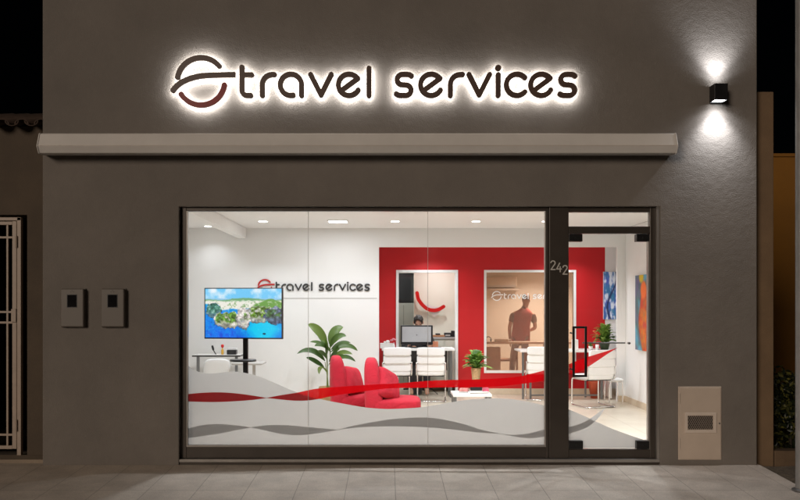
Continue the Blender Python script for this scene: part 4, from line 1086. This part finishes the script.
MB().box(-.30,.30,-.16,.28,.004,.028).build('floor_plate', BLACK, tv, bevel=.008)

# ---- left desk group against the wall
ld_ = thing('wall_desk', 'thin dark edged desk against the wall under the television', 'desk', (0,0,FLZ))
s2 = 67.0; y2 = dy(s2); zd2 = wz(355.4,s2)-FLZ
MB().box(wx(192,s2), wx(240,s2), y2, y2+.36, zd2-.022, zd2).build('desk_top', [DARKWOOD], ld_, bevel=.002)
MB().box(wx(192.4,s2), wx(239.6,s2), y2+.006, y2+.355, zd2+.0005, zd2+.004).build('top_sheet', LAMINATE, ld_)
for px in (197.5, 236): MB().box(wx(px,s2)-.02, wx(px,s2)+.02, y2+.02, y2+.06, 0, zd2-.0225).build('leg', GREYMETAL, ld_, bevel=.003)
Z2 = FLZ+zd2+.004
mp_ = thing('desk_phone', 'black phone handset standing on the wall desk', 'phone', (wx(212,s2), y2+.15, Z2), R(10))
q = MB(); q.superell((-.02,0,.10),(.017,.02,.04),.6,10,Matrix.Rotation(R(-14),3,'Y')); q.build('handset', BLACK, mp_, smooth=True)
MB().tube([(-.012,0,.065),(.02,0,.012),(.03,0,.004)], .008, 8).build('cradle', BLACK, mp_)
bt = thing('bottle', 'yellow bottle with a red top on the wall desk', 'bottle', (wx(220.5,s2), y2+.14, Z2))
MB().lathe([(.018,.002),(.02,.01),(.02,.065),(.009,.085),(.009,.1)], n=16).build('body', mat('yellow_plastic', (.70,.40,.05), .4, noise=(9,.05)), bt, smooth=True)
MB().lathe([(.011,.1005),(.022,.12),(.024,.14),(.014,.155)], n=14).build('cap', REDGLOSS, bt, smooth=True)
bk = thing('desk_tray', 'black box with clear lid on the wall desk by the screen pole', 'box', (wx(230,s2), y2+.16, Z2))
MB().box(-.07,.07,-.06,.06,.002,.07).build('box', BLACK, bk, bevel=.006); MB().box(-.06,.072,-.055,.06,.0705,.10).build('lid', mat('pale_plastic', (.62,.62,.62), .3, noise=(8,.03)), bk, bevel=.006)
wc = thing('wire_chair', 'white shell chair on thin wire legs under the wall desk', 'chair', (wx(215,69), dy(69), FLZ), R(20))
MB().superell((0,0,.43),(.20,.19,.035),.6,12).build('seat', WHITEPLASTIC, wc, smooth=True)
MB().superell((0,-.19,.60),(.19,.025,.14),.6,12,Matrix.Rotation(R(10),3,'X')).build('backrest', mat('clear_plastic', (.72,.73,.74), .2, noise=(6,.03)), wc, smooth=True)
for sx,sy in ((-1,-1),(1,-1),(-1,1),(1,1)):
    MB().tube([(sx*.08,sy*.08,.41),(sx*.20,sy*.19,0)], .006, 8).build('leg', CHROME, wc)
gd_ = thing('side_table', 'pale grey side table with one thick leg right of the screen pole', 'table', (wx(248,71), dy(71), FLZ))
zg = wz(363,71)-FLZ
MB().box(-.23,.20,-.02,.38,zg-.03,zg).build('table_top', GREYLAM, gd_, bevel=.012); MB().box(.045,.085,.1,.14,.02,zg-.031).build('leg', GREYLAM, gd_, bevel=.003)
MB().box(-.12,.19,.0,.30,.0,.019).build('foot', GREYLAM, gd_, bevel=.003)

# ---- paintings
def art1():
    H,Wd = 70,60; u = np.linspace(0,1,Wd)[None,:]; v = np.linspace(0,1,H)[:,None]; u,v = np.broadcast_arrays(u,v)
    n = fbm((H,Wd),(5,5),81); n2 = fbm((H,Wd),(12,10),90)
    img = np.stack([.26+.22*n2, .33+.25*n, .40+.22*n2],-1)
    m_ = np.clip((n-.5)*5,0,1)[...,None]; img = img*(1-m_)+m_*np.array([.35,.62,.74])
    d = np.abs(u-.40-.05*np.sin(v*7))-(.10+.10*np.sin(v*PI)); k = np.clip(.5-d/.06,0,1)[...,None]*np.clip((v-.12)*8,0,1)[...,None]
    n3 = fbm((H,Wd),(16,10),97); img = img*(1-k)+k*np.stack([.95-.35*n3,.15+.45*n2,.08+.40*n3*n],-1)
    hd_ = np.clip(.5-(np.hypot(u-.38,(v-.20)*1.1)-.13)/.05,0,1)[...,None]; img = img*(1-hd_)+hd_*np.array([.92,.45,.22])
    y_ = np.clip(.5-(np.hypot(u-.28,(v-.03)*1.4)-.10)/.06,0,1)[...,None]; img = img*(1-y_)+y_*np.array([.85,.72,.20])
    return img
def art2():
    H,Wd = 60,40; u = np.linspace(0,1,Wd)[None,:]; v = np.linspace(0,1,H)[:,None]; u,v = np.broadcast_arrays(u,v)
    n = fbm((H,Wd),(6,3),61); n2 = fbm((H,Wd),(10,6),66)
    img = np.stack([.80+.1*n, .84+.1*n, .90+.08*n],-1)
    n3 = fbm((H,Wd),(4,12),71); k = np.clip((n2*.5+n3*.6-.47)*9,0,1)[...,None]; img = img*(1-k)+k*np.stack([.10+.25*n,.26+.30*n2,.52+.3*n],-1); d = np.abs(u-.45-.25*np.sin(v*5+1)); k = np.clip(.5-(d-.05)/.06,0,1)[...,None]*.8; return img*(1-k)+k*np.array([.05,.10,.28])
PIC = picture_mat('canvas_paint', 0)
p1 = thing('painting', 'large painting of an orange shape on blue hung on the side wall by the door', 'painting', (3.640, 3.28, wz(312.5,68)), R(-90))
MB().box(-.50,.50,.002,.040,-.545,.545).build('stretcher', PAPER, p1, bevel=.003); picture('canvas', art1(), .996, 1.086, PIC, p1)
p2 = thing('painting', 'narrow blue and white painting on the back wall at the end of the red', 'painting', (wx(614,60), YR-.03, wz(295.5,60)))
MB().box(-.16,.16,.002,.028,-.40,.40).build('stretcher', PAPER, p2, bevel=.003); picture('canvas', art2(), .316, .796, PIC, p2)

# ---- office behind the tinted window
acu = thing('air_conditioner', 'pale wall air conditioner high in the office behind the tinted window', 'air conditioner', (wx(501,50.5), 8.29, wz(282.5,49.5)))
MB().box(-.38,.36,-.22,-.002,-.10,.12).build('casing', mat('ivory_plastic', (.52,.43,.34), .4, noise=(5,.04)), acu, bevel=.03, seg=3); MB().box(-.34,.32,-.223,-.215,-.092,-.06).build('air_slot', GREYLAM, acu)
shf = thing('wall_shelf', 'narrow shelf under the air conditioner in the office', 'shelf', (wx(506,50), 8.28, wz(289.5,49.8)))
MB().box(-.55,.26,-.20,-.002,-.02,.02).build('board', mat('tan_board', (.56,.48,.40), .5, noise=(9,.08)), shf, bevel=.004)
odk = thing('office_table', 'long light wood table inside the office in front of the standing man', 'table', (0,0,FLZ))
so = 56.8; yo = dy(so); zo = wz(342,so)-FLZ
TANW = mat('tan_wood', (.55,.40,.28), .5, noise=(10,.12))
MB().box(1.45, 3.6, yo, yo+.34, zo-.035, zo).build('table_top', TANW, odk, bevel=.004)
for x in (1.5, 2.78, 3.5): MB().box(x-.03,x+.03,yo+.05,yo+.11,0,zo-.036).build('leg', TANW, odk, bevel=.003)
MB().box(1.55, 2.0, yo+.12, yo+.32, .12, zo-.10).build('drawer_unit', TANW, odk, bevel=.004)
och = thing('office_chair', 'brown wooden chair behind the table beside the standing man', 'chair', (wx(506,52.5), dy(52.5), FLZ))
BRW = mat('reddish_wood', (.26,.11,.06), .5, noise=(12,.2))
MB().box(-.2,.2,-.2,.2,.44,.48).build('seat', BRW, och, bevel=.01)
for sx in (-.18,.18):
    for sy in (-.18,.18): MB().box(sx-.018,sx+.018,sy-.018,sy+.018,0,.439).build('leg', BRW, och, bevel=.003)
MB().box(.17,.20,-.19,.19,.481,.85).build('backrest', BRW, och, bevel=.01)
dl = thing('desk_gadget', 'small dark headset lying on the left end of the office table', 'headset', (wx(487.5,55.8), yo+.12, FLZ+zo))
q = MB(); q.tube(spline([(-.04,0,.012),(-.045,0,.06),(0,0,.09),(.045,0,.06),(.04,0,.012)],6), .008, 8); q.superell((-.045,0,.03),(.016,.025,.028),.8,8); q.superell((.045,0,.03),(.016,.025,.028),.8,8)
q.build('band', BLACK, dl, smooth=True)
pb = thing('paper_stack', 'low stack of papers on the office table left of the man', 'papers', (wx(500,55.8), yo+.16, FLZ+zo))
MB().box(-.10,.12,-.1,.1,.002,.05).build('sheets', mat('buff_paper', (.62,.50,.40), .7, noise=(15,.08)), pb, bevel=.003)

# ================================================================ PEOPLE
def skin_mesh(name, nodes, edges, material, parent, roots, sub=2):
    ids = {k:i for i,k in enumerate(nodes)}
    me = bpy.data.meshes.new(name); me.from_pydata([nodes[k][0] for k in nodes], [(ids[a],ids[b]) for a,b in edges], [])
    o = bpy.data.objects.new(name, me); COL.objects.link(o); me.materials.append(material)
    if parent: o.parent = parent
    md = o.modifiers.new('skin', 'SKIN'); md.use_smooth_shade = True
    if not me.skin_vertices:
        bm = bmesh.new(); bm.from_mesh(me); bm.verts.layers.skin.verify(); bm.to_mesh(me); bm.free()
    for k in nodes:
        r = nodes[k][1]; sv = me.skin_vertices[0].data[ids[k]]
        sv.radius = r if isinstance(r, tuple) else (r,r); sv.use_root = k in roots; sv.use_loose = False
    s_ = o.modifiers.new('sub', 'SUBSURF'); s_.levels = sub; s_.render_levels = sub
    return o
def hand(nodes, edges, roots, tagn, wrist, d, palm_n, side, curl=.5):
    """palm plus five bent fingers; d = pointing direction, palm_n = palm normal, side = thumb side"""
    d = Vector(d).normalized(); pn = Vector(palm_n).normalized(); sd = Vector(side).normalized(); w = Vector(wrist)
    nodes[tagn+'p0'] = (w, (.024,.018)); nodes[tagn+'p1'] = (w+d*.05, (.034,.015)); nodes[tagn+'p2'] = (w+d*.09, (.036,.013))
    edges += [(tagn+'p0',tagn+'p1'),(tagn+'p1',tagn+'p2')]; roots.add(tagn+'p0')
    for k,(off,ln) in enumerate(((.027,.072),(.009,.080),(-.009,.074),(-.026,.058))):
        b = w+d*.082+sd*off; p = b; dd = d.copy(); nm = tagn+'f%d' % k
        nodes[nm+'0'] = (p, .0085); roots.add(nm+'0'); prev = nm+'0'
        for j,fr_ in enumerate((.45,.32,.23)):
            dd = (dd+pn*curl*(.35+.2*j)).normalized(); p = p+dd*ln*fr_
            nodes[nm+str(j+1)] = (p, (.0083,.0078,.0068)[j]); edges.append((prev,nm+str(j+1))); prev = nm+str(j+1)
    b = w+d*.025+sd*.022; nodes[tagn+'t0'] = (b,.011); roots.add(tagn+'t0')
    nodes[tagn+'t1'] = (b+(d*.6+sd*.8).normalized()*.035,.0105); nodes[tagn+'t2'] = (b+(d*.6+sd*.8).normalized()*.035+(d+sd*.1+pn*.3).normalized()*.03,.009)
    edges += [(tagn+'t0',tagn+'t1'),(tagn+'t1',tagn+'t2')]
def head_parts(parent, c, fwd, up, hair_m, hairlen='short', skin=SKIN):
    """face details and hair on a head centred at c (face towards fwd)"""
    f = Vector(fwd).normalized(); u = Vector(up); u = (u-f*u.dot(f)).normalized(); s_ = f.cross(u)
    M = Matrix((s_, f, u)).transposed()
    hm = MB()
    hm.superell(Vector(c)+M@Vector((0,-.018,.030)), (.082,.094,.092), 1, 16, M)
    bm_ = [v for v in hm.v]
    hm.v = [tuple(Vector(v)+(Vector(v)-Vector(c)).normalized()*(.005*math.sin(v[0]*95+v[2]*60)+.004*math.sin(v[1]*120+v[0]*50)+random.uniform(-.002,.002))) for v in hm.v]
    o = hm.build('hair', hair_m, parent, smooth=True)
    # leave the face free: drop the hair faces in front and low
    bm = bmesh.new(); bm.from_mesh(o.data)
    kill = [q for q in bm.faces if (lambda r_: r_.dot(f) > .045 and r_.dot(u) < .062+.022*math.sin(r_.dot(s_)*40+1) or r_.dot(u) < -.015)(q.calc_center_median()-Vector(c))]
    bmesh.ops.delete(bm, geom=kill, context='FACES'); bm.to_mesh(o.data); bm.free()
    sd = o.modifiers.new('thick','SOLIDIFY'); sd.thickness = .006
    ey = MB()
    for k in (-1,1): ey.superell(Vector(c)+M@Vector((k*.031,.080,.002)), (.011,.008,.007), 1, 8, M)
    ey.build('eye', mat('eye_dark', (.03,.02,.018), .2), parent, smooth=True)
    fc = MB(); fc.superell(Vector(c)+M@Vector((0,.098,-.024)), (.014,.020,.020), .9, 8, M)
    fc.build('nose', skin, parent, smooth=True)
    mt = MB(); mt.superell(Vector(c)+M@Vector((0,.083,-.062)), (.024,.008,.006), 1, 8, M); mt.build('mouth', mat('lips', (.40,.14,.11), .5), parent, smooth=True)
    er = MB()
    for k in (-1,1): er.superell(Vector(c)+M@Vector((k*.080,-.005,-.005)), (.010,.018,.030), .9, 8, M)
    er.build('ear', skin, parent, smooth=True)

# ---- standing man, seen from behind, head bowed
mx, my = wx(522.5,54), dy(54)
man = thing('person', 'person standing behind the tinted window with bowed head, in red shirt with brown sleeves', 'person', (mx,my,FLZ), R(-8))
N_ = {}; E_ = []; RT = {'hip'}
def nd(k, x, y, z, r): N_[k] = (Vector((x,y,z)), r)
nd('hip', -.05,0,.92,(.14,.10)); nd('waist',-.03,0,1.05,(.12,.085)); nd('chest',.0,.02,1.22,(.12,.075)); nd('yoke',.02,.04,1.35,(.075,.055))
nd('neck',.055,.06,1.455,.058); nd('jaw',.075,.105,1.52,(.062,.07)); nd('skull',.085,.125,1.60,(.078,.092)); nd('crown',.088,.12,1.655,(.055,.065))
nd('shL',-.185,.02,1.345,.050); nd('elL',-.275,-.03,1.09,.044); nd('wrL',-.265,.06,.86,.029)
nd('shR',.215,.02,1.335,.050); nd('elR',.275,.06,1.08,.044); nd('wrR',.16,.26,1.02,.029)
nd('thL',-.13,.01,.84,.076); nd('knL',-.20,.10,.50,.058); nd('anL',-.235,-.02,.10,.040); nd('toL',-.255,.13,.035,(.040,.028))
nd('thR',.05,0,.84,.076); nd('knR',.06,.03,.49,.058); nd('anR',.075,-.03,.09,.040); nd('toR',.10,.13,.032,(.040,.028))
E_ += [('hip','waist'),('waist','chest'),('chest','yoke'),('yoke','neck'),('neck','jaw'),('jaw','skull'),('skull','crown'),('yoke','shL'),('shL','elL'),('elL','wrL'),('yoke','shR'),('shR','elR'),('elR','wrR'),
       ('hip','thL'),('thL','knL'),('knL','anL'),('anL','toL'),('hip','thR'),('thR','knR'),('knR','anR'),('anR','toR')]
hand(N_, E_, RT, 'l', N_['wrL'][0], (.02,.25,-1), (.8,.5,0), (.2,1,.2), .45)
hand(N_, E_, RT, 'r', N_['wrR'][0], (-.8,.6,.05), (0,.3,-1), (.3,.6,.6), .7)
skin_mesh('body', N_, E_, SKIN, man, RT)
def dress(name, keys, grow, material, parent, N, edges, extra=None, root=None, shift=None):
    n2 = {}
    for k in keys:
        co, r = N[k]; rr = r if isinstance(r, tuple) else (r,r); n2[k] = (co, (rr[0]+grow, rr[1]+grow))
    if extra: n2.update(extra)
    return skin_mesh(name, n2, [(a,b) for a,b in edges if a in n2 and b in n2], material, parent, {root})
SHIRT = mat('brown_sleeve_cloth', (.20,.095,.065), .9, noise=(14,.12), bump=(40,.3,.01))
REDSHIRT = mat('red_shirt_cloth', (.36,.05,.04), .9, noise=(12,.12), bump=(26,.5,.02))
slL = N_['shL'][0].lerp(N_['elL'][0], .72); slR = N_['shR'][0].lerp(N_['elR'][0], .72)
shm = MB(); n = 40; rings = []
for z,cx,cy,a,b in ((.835,-.045,.0,.196,.150),(.90,-.045,0,.200,.154),(.98,-.038,0,.194,.146),(1.08,-.028,0,.180,.134),(1.18,-.012,.005,.188,.136),(1.27,.004,.01,.196,.132),(1.335,.014,.02,.205,.118),(1.385,.022,.032,.170,.100),(1.42,.036,.045,.095,.084),(1.44,.043,.05,.075,.072)):
    for k in range(n):
        t = 2*PI*k/n; fold = 1+(.035*math.sin(5*t+z*9)+.022*math.sin(9*t-z*22))*max(0,min(1,(1.30-z)*4))
        shm.v.append((cx+a*fold*math.copysign(abs(math.cos(t))**.85,math.cos(t)), cy+b*fold*math.copysign(abs(math.sin(t))**.85,math.sin(t)), z+.008*math.sin(3*t)*(z < .9)))
shm.f = [(i*n+k, i*n+(k+1)%n, (i+1)*n+(k+1)%n, (i+1)*n+k) for i in range(9) for k in range(n)]
shm.build('shirt', REDSHIRT, man, smooth=True, sub=1)
for a_,b_ in (('shL',slL),('shR',slR)):
    st0 = N_[a_][0].lerp(b_, -.08)
    skin_mesh('sleeve', {'a':(st0,(.062,.062)),'b':(N_[a_][0].lerp(b_,.4),(.072,.072)),'c':(b_,(.066,.066))}, [('a','b'),('b','c')], SHIRT, man, {'a'})
MB().tube([Vector((.035,.045,1.415)), Vector((.05,.06,1.455))], [.080,.062], 18).build('collar', SHIRT, man, smooth=True)
TRS = mat('brown_trousers', (.23,.115,.085), .85, noise=(14,.12), bump=(40,.3,.01))
dress('trousers', ['hip','thL','knL','anL','thR','knR','anR'], .016, TRS, man, N_, E_, None, 'hip')
sho = MB()
for k in ('L','R'):
    a = N_['an'+k][0]; t_ = N_['to'+k][0]; c_ = a.lerp(t_,.62); c_.z = .045
    sho.superell(c_, (.052,.145,.046), .7, 12)
sho.build('shoes', mat('dark_shoe', (.05,.03,.025), .5, noise=(9,.1)), man, smooth=True)
head_parts(man, (.084,.118,1.585), (.35,.85,-.5), (.1,.5,.85), mat('brown_hair', (.15,.055,.03), .7, noise=(60,.4)))
man.scale = (.87,.9,1)
# ---- seated person behind the screen
px_, py_ = wx(418.5,59.3), 5.60
sp = thing('person', 'dark haired person in black sitting behind the computer screen', 'person', (px_,py_,FLZ), 0)
N2 = {}; E2 = []; R2 = {'hip'}
def n2_(k,x,y,z,r): N2[k] = (Vector((x,y,z)), r)
n2_('hip',0,.12,.50,(.16,.12)); n2_('waist',0,.10,.66,(.145,.105)); n2_('chest',0,.06,.88,(.16,.11)); n2_('yoke',0,.03,1.0,(.125,.085))
n2_('neck',0,.0,1.075,.055); n2_('jaw',0,-.035,1.135,(.06,.066)); n2_('skull',0,-.04,1.215,(.076,.09)); n2_('crown',0,-.03,1.27,(.055,.062))
n2_('shL',-.19,.03,.965,.060); n2_('elL',-.25,-.06,.73,.043); n2_('wrL',-.13,-.26,.835,.028)
n2_('shR',.19,.03,.965,.060); n2_('elR',.26,-.06,.73,.043); n2_('wrR',.20,-.27,.835,.028)
n2_('thL',-.10,.05,.48,.085); n2_('knL',-.13,-.30,.47,.060); n2_('anL',-.13,-.30,.09,.040); n2_('toL',-.13,-.42,.03,(.04,.028))
n2_('thR',.10,.05,.48,.085); n2_('knR',.13,-.30,.47,.060); n2_('anR',.13,-.30,.09,.040); n2_('toR',.13,-.42,.03,(.04,.028))
E2 += [(a,b) for a,b in E_ if a in N2 and b in N2]
hand(N2, E2, R2, 'l', N2['wrL'][0], (.35,-1,-.06), (0,0,-1), (1,.2,0), .35)
hand(N2, E2, R2, 'r', N2['wrR'][0], (-.2,-1,-.06), (0,0,-1), (-1,.2,0), .35)
skin_mesh('body', N2, E2, SKIN, sp, R2)
BLK = mat('black_cloth', (.022,.021,.023), .85, noise=(14,.2), bump=(40,.3,.01))
fL = N2['elL'][0].lerp(N2['wrL'][0],.8); fR = N2['elR'][0].lerp(N2['wrR'][0],.8)
dress('sweater', ['hip','waist','chest','yoke','shL','shR','elL','elR'], .014, BLK, sp, N2, E2+[('elL','sl'),('elR','sr')], {'sl':(fL,(.04,.04)),'sr':(fR,(.04,.04))}, 'waist')
dress('trousers', ['hip','thL','knL','anL','thR','knR','anR'], .014, BLK, sp, N2, E2, None, 'hip')
head_parts(sp, (0,-.042,1.205), (0,-.9,-.42), (0,-.4,.9), HAIR)
och2 = thing('desk_chair', 'black swivel chair under the person at the computer', 'chair', (px_, py_+.12, FLZ))
MB().superell((0,0,.36),(.22,.21,.04),.4,12).build('seat', BLK, och2, smooth=True); MB().superell((0,.26,.68),(.20,.035,.24),.4,12).build('backrest', BLK, och2, smooth=True)
q = MB().tube([(0,0,.06),(0,0,.33)], .03, 12); q.build('gas_column', GREYMETAL, och2)
q = MB()
for k in range(5): q.tube([(0,0,.075),(.26*math.cos(k*1.257+.3),.26*math.sin(k*1.257+.3),.05)], [.022,.015], 8)
q.build('base', BLACK, och2); MB().tube([(0,.20,.36),(0,.27,.42),(0,.275,.60)], .02, 8).build('back_bracket', BLACK, och2)

# ================================================================ LIGHT, SKY, CAMERA
d_ = Vector((.56,.90,-.26)).normalized()
sun = bpy.data.lights.new('sun', 'SUN'); sun.energy = 1.32; sun.angle = R(17); sun.color = (1,.83,.68)
so_ = bpy.data.objects.new('sun', sun); COL.objects.link(so_); so_.rotation_euler = d_.to_track_quat('-Z','Y').to_euler()
w = bpy.data.worlds.new('World'); SC.world = w; w.use_nodes = True
nt = w.node_tree; sk_ = nt.nodes.new('ShaderNodeTexSky'); sk_.sky_type = 'NISHITA'; sk_.sun_disc = False
elev = math.asin(-d_.z); sk_.sun_elevation = elev; sk_.sun_rotation = math.atan2(-d_.x, -d_.y)
bg = nt.nodes['Background']; bg.inputs['Strength'].default_value = .0001
nt.links.new(sk_.outputs[0], bg.inputs['Color'])
cam = bpy.data.cameras.new('camera'); cam.lens = 36; cam.sensor_width = 36; cam.shift_x = 12/800; cam.shift_y = 55/800; cam.clip_end = 2000; cam.clip_start = .05
co_ = bpy.data.objects.new('camera', cam); COL.objects.link(co_); co_.location = (0,-DIST,EYE); co_.rotation_euler = (R(90),0,0); SC.camera = co_
SC.view_settings.view_transform = 'Standard'; SC.view_settings.look = 'None'; SC.view_settings.exposure = 0; SC.view_settings.gamma = 1
SC.render.engine = 'CYCLES'
SC.cycles.use_denoising = True
try: SC.cycles.denoiser = 'OPENIMAGEDENOISE'
except Exception: pass
SC.cycles.max_bounces = 8; SC.cycles.diffuse_bounces = 5; SC.cycles.transparent_max_bounces = 16
SC.cycles.sample_clamp_indirect = 6
SC.cycles.caustics_reflective = False; SC.cycles.caustics_refractive = False
